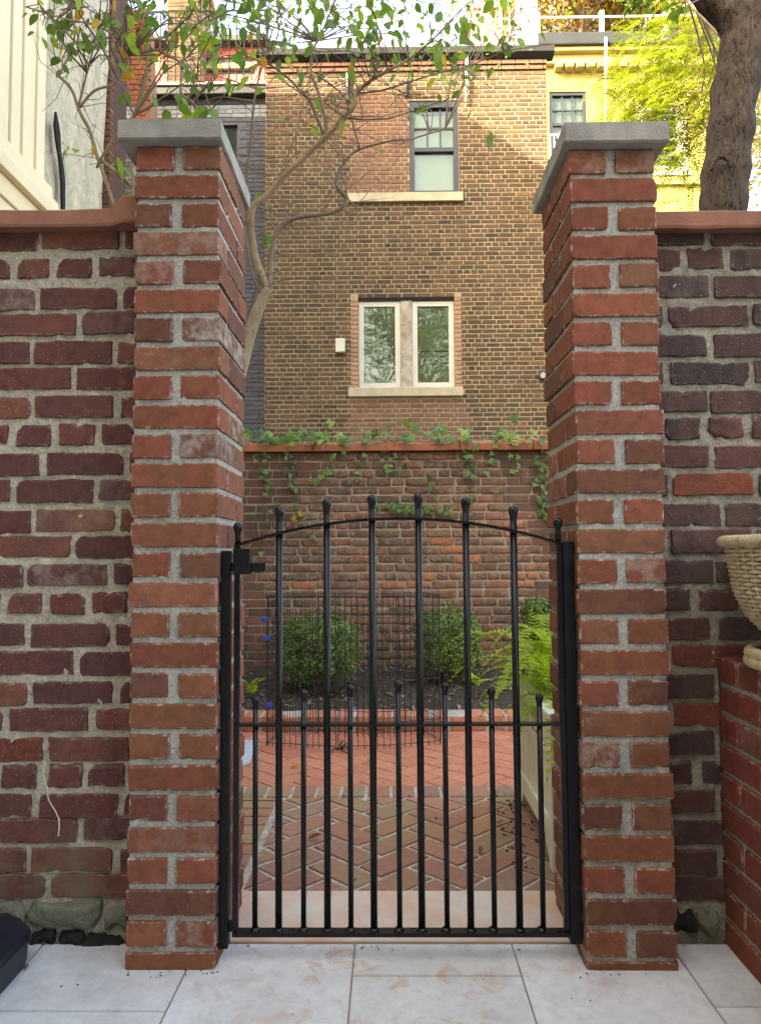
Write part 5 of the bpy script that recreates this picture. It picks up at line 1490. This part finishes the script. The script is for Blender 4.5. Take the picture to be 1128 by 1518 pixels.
mb.tube(smooth_path([Vector(p) for p in tp]), [0.05] * 4 + [0.046] * 4 + [0.042] * 4 + [0.037] * 4 + [0.033] * 4 + [0.029], 10)
mb.build('trunk', M['bark_pale'], tree, True)
mb = MB()
B1 = [((398, 430, 4.4), (380, 385, 4.4), (372, 335, 4.35), (376, 305, 4.3), (395, 290, 4.3), (430, 252, 4.25), (481, 203, 4.2), (505, 178, 4.15), (524, 158, 4.1), (529, 138, 4.1), (549, 120, 4.05), (576, 104, 4.0), (606, 86, 4.0), (640, 60, 3.9))]
nodes += branch(mb, B1[0], 0.024, 0.006)
mb.build('limb', M['bark_pale'], tree, True)
mb = MB()
for pts, r0, r1 in (
    (((400, 426, 4.4), (402, 385, 4.45), (410, 345, 4.5), (440, 322, 4.5), (495, 314, 4.5), (513, 296, 4.5), (498, 272, 4.5), (510, 240, 4.5), (533, 220, 4.5), (580, 208, 4.5), (612, 205, 4.5), (660, 190, 4.5)), 0.024, 0.005),
    (((481, 203, 4.2), (484, 182, 4.2), (475, 148, 4.2), (461, 106, 4.2), (464, 74, 4.2), (480, 40, 4.2), (500, -10, 4.2)), 0.014, 0.005),
    (((461, 106, 4.2), (505, 135, 4.25), (518, 162, 4.3), (528, 202, 4.4), (533, 220, 4.5)), 0.007, 0.006),
    (((481, 203, 4.2), (461, 152, 4.15), (448, 138, 4.1), (427, 115, 4.1), (400, 96, 4.0), (370, 85, 4.0), (330, 60, 3.9)), 0.012, 0.004),
    (((498, 272, 4.5), (512, 290, 4.45), (530, 310, 4.4)), 0.010, 0.006),
    (((380, 385, 4.4), (366, 330, 4.4), (366, 260, 4.35), (372, 200, 4.3), (380, 130, 4.25), (400, 60, 4.2), (415, 10, 4.1)), 0.014, 0.005),
    (((390, 440, 4.4), (372, 400, 4.3), (362, 330, 4.2), (356, 260, 4.2)), 0.010, 0.005),
    (((529, 138, 4.1), (580, 130, 4.0), (640, 110, 3.9), (700, 95, 3.9), (760, 70, 3.8)), 0.008, 0.003),
    (((512, 175, 4.15), (570, 176, 4.1), (610, 165, 4.1), (680, 140, 4.0)), 0.008, 0.003),
    (((410, 345, 4.5), (395, 310, 4.6), (405, 270, 4.7), (440, 240, 4.8)), 0.008, 0.003),
    (((366, 300, 4.35), (340, 240, 4.2), (320, 190, 4.1), (300, 130, 4.0), (270, 80, 3.9)), 0.009, 0.004),
    (((405, 280, 4.3), (438, 200, 4.3), (450, 150, 4.4), (470, 60, 4.5)), 0.007, 0.003)):
    nodes += branch(mb, pts, r0 * 0.75, r1 * 0.7)
tw = MB(); cl = []
for _ in range(150):
    while True:
        px = RTx.uniform(270, 770); py = abs(RTx.gauss(0, 112)) - 25
        if px > 690 and py > 110: continue
        if RTx.random() < (1.0 if py < 130 else 0.5): break
    d = RTx.uniform(3.7, 4.9); cl.append((at(px, py, d), RTx.choice((2, 3, 3, 4)) if py < 100 else RTx.choice((1, 2))))
nL = leafy(tree, nodes, cl, RTx, LM + LS[:1], 3, tw, 0.06, 300, 0.05)
xl = MB()
def joined_leaves(n, sampler, R):
    src = []
    for me in LM + LS: src.append(([v.co.copy() for v in me.vertices], [tuple(p.vertices) for p in me.polygons]))
    for _ in range(n):
        q = sampler(R); V, Fs = R.choice(src); sc_ = R.uniform(.7, 1.0)
        Mx = Matrix.Rotation(R.uniform(0, 6.28), 3, 'Z') @ Matrix.Rotation(R.uniform(.1, 1.2), 3, 'Y') @ Matrix.Rotation(R.gauss(0, .6), 3, 'X')
        b = len(xl.v); xl.v += [tuple(q + (Mx @ v) * sc_) for v in V]; xl.f += [tuple(b + i for i in f) for f in Fs]
def smp(R):
    return at(R.uniform(330, 740), abs(R.gauss(0, 75)) - 25, R.uniform(3.9, 5.4))
joined_leaves(130, smp, RTx)
stuff(xl.build('foliage', leaf_mat('broad_green_leaf_mass', [(0.095,0.175,0.033), (0.149,0.250,0.044), (0.074,0.144,0.030), (0.216,0.338,0.055), (0.311,0.413,0.066)], 'island'), tree))
# bare twig tangle
for _ in range(150):
    q = RTx.choice(nodes); v = Vector((RTx.gauss(0, .3), RTx.gauss(0, .2), RTx.gauss(0.02, .22)))
    p1 = q + v * 0.5 + Vector((RTx.uniform(-.04, .04), 0, RTx.uniform(-.04, .04))); p2 = q + v
    tw.tube([q, p1, p2], [0.003, 0.002, 0.001], 3, False)
for (px, py) in ((378, 385), (415, 350), (400, 330), (408, 345), (395, 360), (385, 310), (398, 345)):
    p = at(px, py + RTx.uniform(-30, 20), 4.35); link('leaf', RTx.choice(LS), tree, p, (RTx.gauss(0, .6), RTx.uniform(.1, 1), RTx.uniform(0, 6.28)))
mb.build('branches', M['bark_twig'], tree, True); tw.build('twigs', M['bark_twig'], tree)

# slender tree behind the left garden wall
tree2 = thing('leafy_sapling', at(170, 600, 3.1), 'slender leafy tree in front of the white wrapped wall', 'tree'); tree2.location.z = -0.3
mb = MB(); n2 = []
bs_ = at(178, 330, 3.1)
mb.tube([(bs_.x + 0.05, bs_.y, -0.3), (bs_.x + 0.03, bs_.y, 1.2), tuple(bs_)], [0.03, 0.022, 0.014], 8)
mb.build('trunk', M['bark_pale'], tree2, True)
mb = MB()
for pts, r0, r1 in ((((178, 330, 3.1), (165, 293, 3.1), (146, 235, 3.1), (130, 190, 3.1), (115, 158, 3.1), (105, 130, 3.1), (87, 112, 3.1)), 0.011, 0.006),
                    (((196, 275, 3.1), (165, 250, 3.1), (148, 235, 3.1)), 0.010, 0.008), (((143, 248, 3.1), (165, 210, 3.05), (200, 170, 3.0)), 0.006, 0.004),
                    (((117, 158, 3.1), (140, 135, 3.1), (176, 118, 3.1), (190, 80, 3.1)), 0.006, 0.004), (((115, 156, 3.1), (127, 120, 3.1), (138, 70, 3.1), (150, 20, 3.1)), 0.005, 0.003),
                    (((87, 112, 3.1), (95, 95, 3.1), (110, 60, 3.1), (105, 10, 3.1)), 0.005, 0.003),
                    (((198, 175, 3.2), (212, 130, 3.2), (220, 90, 3.2), (216, 40, 3.2), (205, 5, 3.2)), 0.010, 0.005),
                    (((300, 175, 3.3), (285, 150, 3.3), (268, 138, 3.3), (268, 95, 3.3), (245, 80, 3.3), (225, 72, 3.3)), 0.010, 0.005),
                    (((220, 90, 3.2), (190, 65, 3.2), (150, 40, 3.15), (110, 30, 3.1), (70, 20, 3.0)), 0.006, 0.003),
                    (((218, 60, 3.2), (260, 50, 3.3), (310, 30, 3.4), (350, 10, 3.4)), 0.006, 0.003)):
    n2 += branch(mb, pts, r0, r1, 6)
# hidden feet of the two further stems
for (px, py, d) in ((198, 175, 3.2), (300, 175, 3.3)):
    p = at(px, py, d); mb.tube([(p.x + 0.03, p.y, -0.3), (p.x + 0.02, p.y, 1.2), tuple(p)], [0.02, 0.015, 0.010], 6)
mb.build('branches', M['bark_pale'], tree2, True)
tw = MB(); cl = []
for _ in range(105):
    px = RTx.uniform(55, 345); py = abs(RTx.gauss(0, 70)) - 15
    if px < 90 and py > 120: continue
    cl.append((at(px, py, RTx.uniform(2.8, 3.5)), RTx.choice((1, 2, 2, 3))))
leafy(tree2, n2, cl, RTx, LS + LM[2:3], 3, tw, 0.05, 270, 0.06, 0.9)
for (px, py, s) in ((92, 212, 1), (105, 215, 1), (112, 220, 0.9), (100, 222, 0.8), (172, 232, 1.5), (180, 245, 1.3), (178, 235, 1.2), (313, 160, 1.2), (317, 165, 1.1), (245, 160, 1.1), (252, 165, 1), (300, 158, 1.1), (188, 285, 1)):
    p = at(px, py, 3.05); link('leaf', RTx.choice(LS), tree2, p, (RTx.gauss(0, .5), RTx.uniform(.2, 1), RTx.uniform(0, 6.28)), (s, s, s))
p = at(136, 212, 3.05); link('leaf', LY[0], tree2, p, (0.3, 1.2, 1.2), (0.7,) * 3)
for _ in range(80):
    q = RTx.choice(n2); v = Vector((RTx.gauss(0, .09), RTx.gauss(0, .08), RTx.gauss(0.02, .08)))
    tw.tube([q, q + v * 0.5 + Vector((RTx.uniform(-.03, .03), 0, RTx.uniform(-.03, .03))), q + v], [0.002, 0.0014, 0.0008], 3, False)
tw.build('twigs', M['bark_twig'], tree2)

# big locust on the right
def sprays(n, sampler, R, mb, Ls=(0.14, 0.24), lf=0.022):
    for _ in range(n):
        b, dirv = sampler(R); L = R.uniform(*Ls); N = 11
        side = dirv.cross(Vector((0, 0, 1))); side = side.normalized() if side.length > 1e-3 else Vector((1, 0, 0))
        side.rotate(Matrix.Rotation(R.uniform(-.7, .7), 3, dirv)); nr = side.cross(dirv).normalized()
        for i in range(1, N + 1):
            t = i / N; p = b + dirv * (L * t) + Vector((0, 0, -0.35 * L * t * t))
            for s in (-1, 1):
                d = (side * s + dirv * 0.35 + nr * R.uniform(-.3, .3)).normalized() * lf * R.uniform(0.8, 1.2); wv = dirv * lf * 0.2
                mb.quad(p - wv * .5, p + d * .5 - wv, p + d, p + d * .5 + wv)
DL = 4.3
lt = thing('locust_tree', at(1075, 700, DL), 'thick furrowed trunk with a limb and feathery yellow-green foliage', 'tree'); lt.location.z = -0.3
tk = [(1070, 420, DL), (1073, 310, DL), (1076, 250, DL), (1084, 180, DL), (1094, 110, DL), (1102, 50, DL), (1112, -10, DL), (1120, -120, DL)]
P = smooth_path([at(*p) for p in tk], 8); P = [Vector((P[0].x - 0.01, P[0].y, -0.3)), Vector((P[0].x - 0.01, P[0].y, 1.2))] + P
rr = [0.18, 0.14] + [0.127 + 0.006 * math.sin(i * 0.9) for i in range(len(P) - 2)]
mb = MB(); mb.tube(P, rr, 40)
mb.v = [tuple(Vector(v) + noise.noise_vector(Vector((v[0] * 14, v[1] * 14, v[2] * 3.5))) * 0.016 + noise.noise_vector(Vector((v[0] * 40, v[1] * 40, v[2] * 8))) * 0.006) for v in mb.v]
mb.build('trunk', M['bark_big'], lt, True)
mb = MB()
Pb = smooth_path([at(1100, 60, DL), at(1082, 25, DL - .03), at(1055, 0, DL - .06), at(1015, -35, DL - .1), at(940, -90, DL - .2), at(850, -130, DL - .3)], 8)
mb.tube(Pb, [0.10 - 0.05 * i / (len(Pb) - 1) for i in range(len(Pb))], 20)
mb.v = [tuple(Vector(v) + noise.noise_vector(Vector(v) * 14) * 0.008) for v in mb.v]
mb.build('limb', M['bark_big'], lt, True)
kp = smooth_path([at(1069 + 14 * math.cos(a_), 248 + 16 * math.sin(a_), DL - 0.165) for a_ in (2.9, 3.5, 4.2, 4.9, 5.5, 6.2)], 4)
MB().tube(kp, 0.012, 8).build('branch_scar', M['bark_big'], lt, True)
cents = []
R = random.Random(121)
for (px, py, d, s, k) in ((990, 130, 9.0, 0.36, 170), (1000, 80, 9.2, 0.36, 170), (958, 145, 9.0, 0.2, 70), (945, 115, 9.2, 0.22, 70), (1020, 170, 9.0, 0.3, 150), (1000, 205, 9.0, 0.22, 90), (1025, 120, 8.8, 0.28, 130), (1035, 60, 9.0, 0.3, 120), (985, 165, 8.8, 0.22, 90), (1005, 245, 9.0, 0.13, 40), (985, 235, 8.9, 0.1, 24), (1110, 190, 9.0, 0.26, 90), (1120, 130, 9.0, 0.36, 110), (1115, 250, 9.2, 0.24, 60), (1120, 60, 9.0, 0.3, 80), (1025, 275, 9.0, 0.12, 24), (965, 75, 9.3, 0.24, 60)):
    cents.append((at(px, py, d), s, k))
mb = MB(); tw = MB()
def samp(c, s):
    def f(R):
        p = c + Vector((R.gauss(0, s), R.gauss(0, s), R.gauss(0, s * 0.7)))
        dv = Vector((R.gauss(-0.5, 0.5), R.gauss(-0.2, 0.5), R.gauss(-0.25, 0.3))).normalized(); return p, dv
    return f
hub = at(1092, 80, DL + 0.1)
for c, s, k in cents:
    sprays(k, samp(c, s), R, mb, (0.2, 0.34), 0.046)
    pth = smooth_path([hub, hub + Vector((0.15, 1.2, 1.6)), c + Vector((0.3, -0.5, 0.7)), c + Vector((0.1, 0, 0.1)), c + Vector((-s * 1.2, 0, -s * 0.6))], 5); tw.tube(pth, [0.014 - 0.011 * i / (len(pth) - 1) for i in range(len(pth))], 5)
    for _ in range(5): e_ = c + Vector((R.gauss(0, s), R.gauss(0, s), R.gauss(0, s * .7))); tw.tube([pth[-4], (pth[-4] + e_) / 2 + Vector((0, 0, .04)), e_], [.005, .003, .0015], 4, False)
stuff(mb.build('crown', M['locust'], lt)); tw.build('branches', M['bark_twig'], lt)
# a few near sprigs hanging at the top edge
mb = MB(); R = random.Random(131); tw = MB()
for (px, py) in ((935, 8), (960, 2), (1000, 5), (1010, 12), (990, -4), (945, -6)):
    p = at(px, py, 3.6); q = Pb[-1 - int((px < 970) * 3)] if px < 980 else Pb[18]
    tw.tube([q, (p + q) / 2, p], [.006, .004, .0015], 4, False)
    for k in range(7):
        a_ = R.uniform(0, 6.28); sz = R.uniform(.8, 1.1); link('leaf', R.choice(LS), lt, p + Vector((R.gauss(0, .025), R.gauss(0, .03), R.gauss(0, .015))), (R.gauss(0, .5), R.uniform(0, .8), a_), (sz, sz, sz))
tw.build('hanging_twigs', M['bark_twig'], lt)

# lime sprigs at the top centre, a neighbour tree between
mb = MB(); tw = MB(); R = random.Random(141)
st = thing('lime_leaved_tree', (at(1085, 200, 6.5).x, 6.5 - D0, -0.3), 'thin tree with small lime leaves hanging before the roof fence', 'tree')
bx_ = st.location.x
tw.tube([(bx_, 6.5 - D0, -0.3), (bx_ + 0.05, 6.5 - D0, 3), tuple(at(1085, -60, 6.5)), tuple(at(840, -120, 6.4))], [0.05, 0.045, 0.03, 0.02], 8)
tw.build('trunk', M['bark_pale'], st, True); tw = MB()
hubp = at(840, -120, 6.4)
for (px, py, s, k) in ((735, 20, .12, 30), (745, 60, .12, 34), (690, 100, .10, 24), (690, 40, .14, 26), (640, 20, .16, 26), (600, 50, .14, 20), (680, 140, .07, 12), (752, 35, .08, 20), (660, 80, .12, 18), (570, 20, .15, 16), (700, -10, .2, 30), (620, 110, .08, 12), (780, 10, .08, 10), (835, 20, .06, 10)):
    c = at(px, py, R.uniform(5.8, 6.6))
    md = (hubp + c) / 2 + Vector((0, 0, .15)); tw.tube(smooth_path([hubp, md, c], 4), [.01, .009, .008, .007, .006, .005, .004, .003, .002], 4, False)
    for _ in range(k):
        p = c + Vector((R.gauss(0, s), R.gauss(0, s), R.gauss(0, s * 1.3)))
        nn = Vector((R.gauss(0, .6), R.gauss(-.4, .6), R.gauss(.5, .5))).normalized(); u = nn.orthogonal().normalized(); u.rotate(Matrix.Rotation(R.uniform(0, 6.28), 3, nn)); s_ = nn.cross(u); l = R.uniform(.018, .032)
        mb.quad(p - u * l, p + s_ * l * .5, p + u * l, p - s_ * l * .5)
mb.build('crown', leaf_mat('lime_leaf', [(0.13,0.20,0.03), (0.2,0.28,0.04), (0.28,0.33,0.05), (0.08,0.14,0.03)], 'island', .45), st); tw.build('branches', M['bark_twig'], st)

# golden trees beyond the yellow house and beside it
def far_tree(px, py, d, w, h, label, seed, mat, n, zt0=-0.3, ls=(0.05, 0.09)):
    R = random.Random(seed); c = at(px, py, d)
    t = thing('autumn_tree', (c.x, c.y, zt0), label, 'tree', 'golden trees behind the yellow house')
    tk = MB(); tk.tube([(c.x, c.y, zt0), (c.x + .1, c.y, c.z * .5), (c.x, c.y, c.z)], [.22, .16, .08], 8)
    br = []
    for k in range(26):
        v = Vector((R.gauss(0, 1), R.gauss(0, 1), R.gauss(0.3, .8))).normalized(); e_ = c + Vector((v.x * w / 2, v.y * w / 2, v.z * h / 2)) * R.uniform(.5, .95)
        s = Vector((c.x, c.y, c.z - h * R.uniform(0, .4))); tk.tube([s, (s + e_) / 2 + Vector((0, 0, -.1)), e_], [.05, .03, .008], 5, False); br.append(e_)
    tk.build('trunk', M['bark_twig'], t, True)
    mb = MB()
    for _ in range(n):
        e_ = R.choice(br); p = e_ + Vector((R.gauss(0, w * .11), R.gauss(0, w * .11), R.gauss(0, h * .10)))
        nn = Vector((R.gauss(0, .7), R.gauss(0, .7), R.gauss(.4, .6))).normalized(); u = nn.orthogonal().normalized(); u.rotate(Matrix.Rotation(R.uniform(0, 6.28), 3, nn)); s_ = nn.cross(u); l = R.uniform(*ls)
        mb.quad(p - u * l, p + s_ * l * .55, p + u * l, p - s_ * l * .55)
    stuff(mb.build('crown', mat, t))
far_tree(860, -10, 19.0, 5, 4.5, 'golden leaved tree above the yellow house roof by the wooden roof box', 151, M['autumn'], 16000)
far_tree(1000, -20, 20.0, 5.5, 4.5, 'golden leaved tree above the yellow house roof beside the locust limb', 152, M['autumn'], 16000)
far_tree(1130, 100, 17.0, 4.5, 6.5, 'yellow-green tree filling the gap beside the thick trunk', 153, M['autumn'], 12000)

# ================================================================== LITTER
def litter(px, py, z, me, label, rot, s=1.0):
    p = grd(px, py, z); o = link('fallen_leaf', me, None, (p.x, p.y, z + 0.004), rot, (s, s, s)); tag(o, label, 'leaf', 'fallen leaves'); return o
DLm = leaf_mesh('fallen_leaf', M['dead_leaf'], 0.055, 0.022, 0.9, -0.25); YLm = leaf_mesh('fallen_leaf', M['leaf_yellow'], 0.055, 0.026, 0.7, -0.2)
litter(430, 1140, ZF, YLm, 'yellow fallen leaf on the orange patio before the wire pen', (0.1, -0.1, 0.2))
litter(548, 1132, ZF, YLm, 'small yellow fallen leaf on the orange patio below the pen clips', (0.1, -0.1, 2.2), 0.6)
litter(352, 1110, ZF + 0.022, YLm, 'yellow fallen leaf on the pale slab', (0, -0.1, 0.5), 0.9)
litter(455, 1247, 0.0, DLm, 'curled tan fallen leaf on the mossy pavers', (0.3, -0.1, 0.1), 0.9)
litter(505, 1185, 0.0, DLm, 'tiny brown fallen leaf by the soldier course', (0.1, -0.1, 0.5), 0.4)
litter(735, 1225, 0.0, DLm, 'brown fallen leaf on the pavers beneath the planter', (0.2, -0.1, 0.3), 0.6)
litter(710, 1268, 0.0, DLm, 'dark curled leaf on the pavers before the planter', (0.4, -0.1, 1.3), 0.6)
litter(520, 1313, 0.004, DLm, 'dark leaf scrap on the threshold edge', (0.2, -0.1, 0.8), 0.4)
litter(60, 1402, 0.0, DLm, 'brown and yellow leaf tucked between navy case and wall foot', (0.2, -0.15, 0.4), 0.8)
litter(35, 1442, 0.0, DLm, 'small dark leaf crumb by the navy case', (0.2, -0.1, 1.4), 0.3)
# dirt crumbs under the planter
R = random.Random(161); mb = MB()
for _ in range(110):
    x = 0.40 + abs(R.gauss(0, 0.09)) - 0.05; y = R.uniform(0.52, 1.22); s = R.uniform(.0015, .0045)
    if R.random() < 0.15: x = R.uniform(0.05, 0.45)
    b = len(mb.v); mb.box(x - s, x + s * R.uniform(.5, 1.3), y - s, y + s, 0.001, 0.001 + s * .8)
    for q in range(b, b + 8): v = mb.v[q]; mb.v[q] = (v[0] + R.uniform(-s, s) * .5, v[1] + R.uniform(-s, s) * .5, v[2] + R.uniform(0, s) * .3)
o = stuff(mb.build('soil_crumbs', M['soil'])); tag(o, 'dark soil crumbs scattered under the planter', 'dirt')
# bleached dry root hanging on the left wall
pts = [at(66, 1135, 1.797), at(64, 1150, 1.796), at(70, 1168, 1.795), at(72, 1185, 1.795), at(82, 1202, 1.795), at(88, 1218, 1.795), at(87, 1240, 1.795)]
o = MB().tube(smooth_path(pts), [0.0012 + 0.0012 * i / 24 for i in range(25)], 5).build('dry_root', M['root']); tag(o, 'thin bleached root clinging to the old maroon brick wall', 'root')
# bird lime marks
for (px, py) in ((147, 1038), (150, 1041)):
    p = at(px, py, 1.798); o = MB().lathe((p.x, p.y, p.z), [(0.0005, -.008), (.003, -.004), (.0035, .002), (.0005, .007)], 7).build('lime_blob', M['root'], wl, True)

# ================================================================== UNSEEN HOUSE ADDED BEHIND THE CAMERA (blocks some sky light)
oh = thing('added_rear_house', (0, -8, -0.3), 'unseen red-brown brick house added behind the camera to block sky light', 'house')
ry = -6.2; ops = [(-2.4, -1.2, 1.0, 3.0), (0.9, 2.1, 1.0, 3.0), (-2.4, -1.2, 4.2, 5.9), (0.9, 2.1, 4.2, 5.9), (-0.6, 0.4, 0.0, 2.3)]
fm = brick_mat('added_rear_house_brick', [(0.30,0.15,0.10), (0.26,0.12,0.08)], 'island', (0.2,0.1,0.07), 0.4, 0, 0.2, 0, 0, 0.4, 0.4)
wme = facade(-4.0, 4.0, -0.3, 6.6, 0, ops, 0.15, fm, 'wall', oh)  # wall of the added rear house
wme.data.transform(Matrix.Translation((0, ry, 0)) @ Matrix.Diagonal((1, -1, 1, 1)))
for (x0, x1, z0, z1) in ops:
    f = MB().box(x0, x1, ry - .14, ry - .09, z0, z1).build('window' if z0 > 0.5 else 'door', M['white_frame'], oh)  # windows and door of the added rear house
    MB().box(x0 + .08, x1 - .08, ry - .089, ry - .08, z0 + .08, z1 - .08).build('pane', M['glass'], f)
    MB().box(x0 - .1, x1 + .1, ry, ry + .08, z0 - .12, z0 - .002).build('sill', M['stone'], oh)
MB().box(-4.1, 4.1, ry + .001, ry + .2, 6.45, 6.75).build('cornice', M['cream_trim'], oh)

# tall tree beyond the added rear house, seen in the window panes
far_tree_c = Vector((0.6, -13.0, 9.0)); R = random.Random(171)
t = thing('shade_tree', (0.6, -13.0, -0.3), 'tall green tree behind the added rear house', 'tree')
tk = MB(); tk.tube([(0.6, -13, -0.3), (0.7, -13, 4), (0.6, -13, 9)], [.3, .22, .1], 10); br = []
for k in range(40):
    v = Vector((R.gauss(0, 1), R.gauss(0, 1), R.gauss(0.2, .8))).normalized(); e_ = far_tree_c + Vector((v.x * 5, v.y * 3.5, v.z * 4.2)) * R.uniform(.4, 1)
    st_ = Vector((0.6, -13, R.uniform(4, 8.5))); tk.tube([st_, (st_ + e_) / 2 + Vector((0, 0, -.2)), e_], [.09, .05, .012], 5, False); br.append(e_)
tk.build('trunk', M['bark_twig'], t, True); mb = MB()
for _ in range(9000):
    p = R.choice(br) + Vector((R.gauss(0, .65), R.gauss(0, .65), R.gauss(0, .5))); nn = Vector((R.gauss(0, .7), R.gauss(0, .7), R.gauss(.4, .6))).normalized(); u = nn.orthogonal().normalized(); v = nn.cross(u); l = R.uniform(.08, .15)
    mb.quad(p - u * l, p + v * l * .55, p + u * l, p - v * l * .55)
stuff(mb.build('crown', M['box'], t))

R = random.Random(181); mb = MB()
for _ in range(90):
    k = R.random()
    if k < 0.35: x = R.choice((XL, XR)) + R.uniform(-0.12, 0.12); y = -0.002 - abs(R.gauss(0, 0.012))
    elif k < 0.6: x = R.uniform(-1.2, 1.0); y = 0.105 - abs(R.gauss(0, 0.015)); 
    else: x = R.uniform(-1.0, 0.75); y = R.uniform(-0.35, 0.1)
    if abs(x - XL) < 0.11 and y > -0.004 or abs(x - XR) < 0.11 and y > -0.004: continue
    sz = R.uniform(.0006, .0019); b = len(mb.v); mb.box(x - sz, x + sz * R.uniform(.5, 2.2), y - sz, y + sz, 0.0005, 0.0005 + sz * .7)
    for q in range(b, b + 8): v = mb.v[q]; mb.v[q] = (v[0] + R.uniform(-sz, sz) * .6, v[1] + R.uniform(-sz, sz) * .6, v[2] + R.uniform(0, sz) * .2)
o = stuff(mb.build('tile_grit', plain('brown_grit', (0.13, 0.08, 0.05), 0.95, 0.5, 40, 0))); tag(o, 'tiny brown grit strewn over the pale tiles', 'dirt')
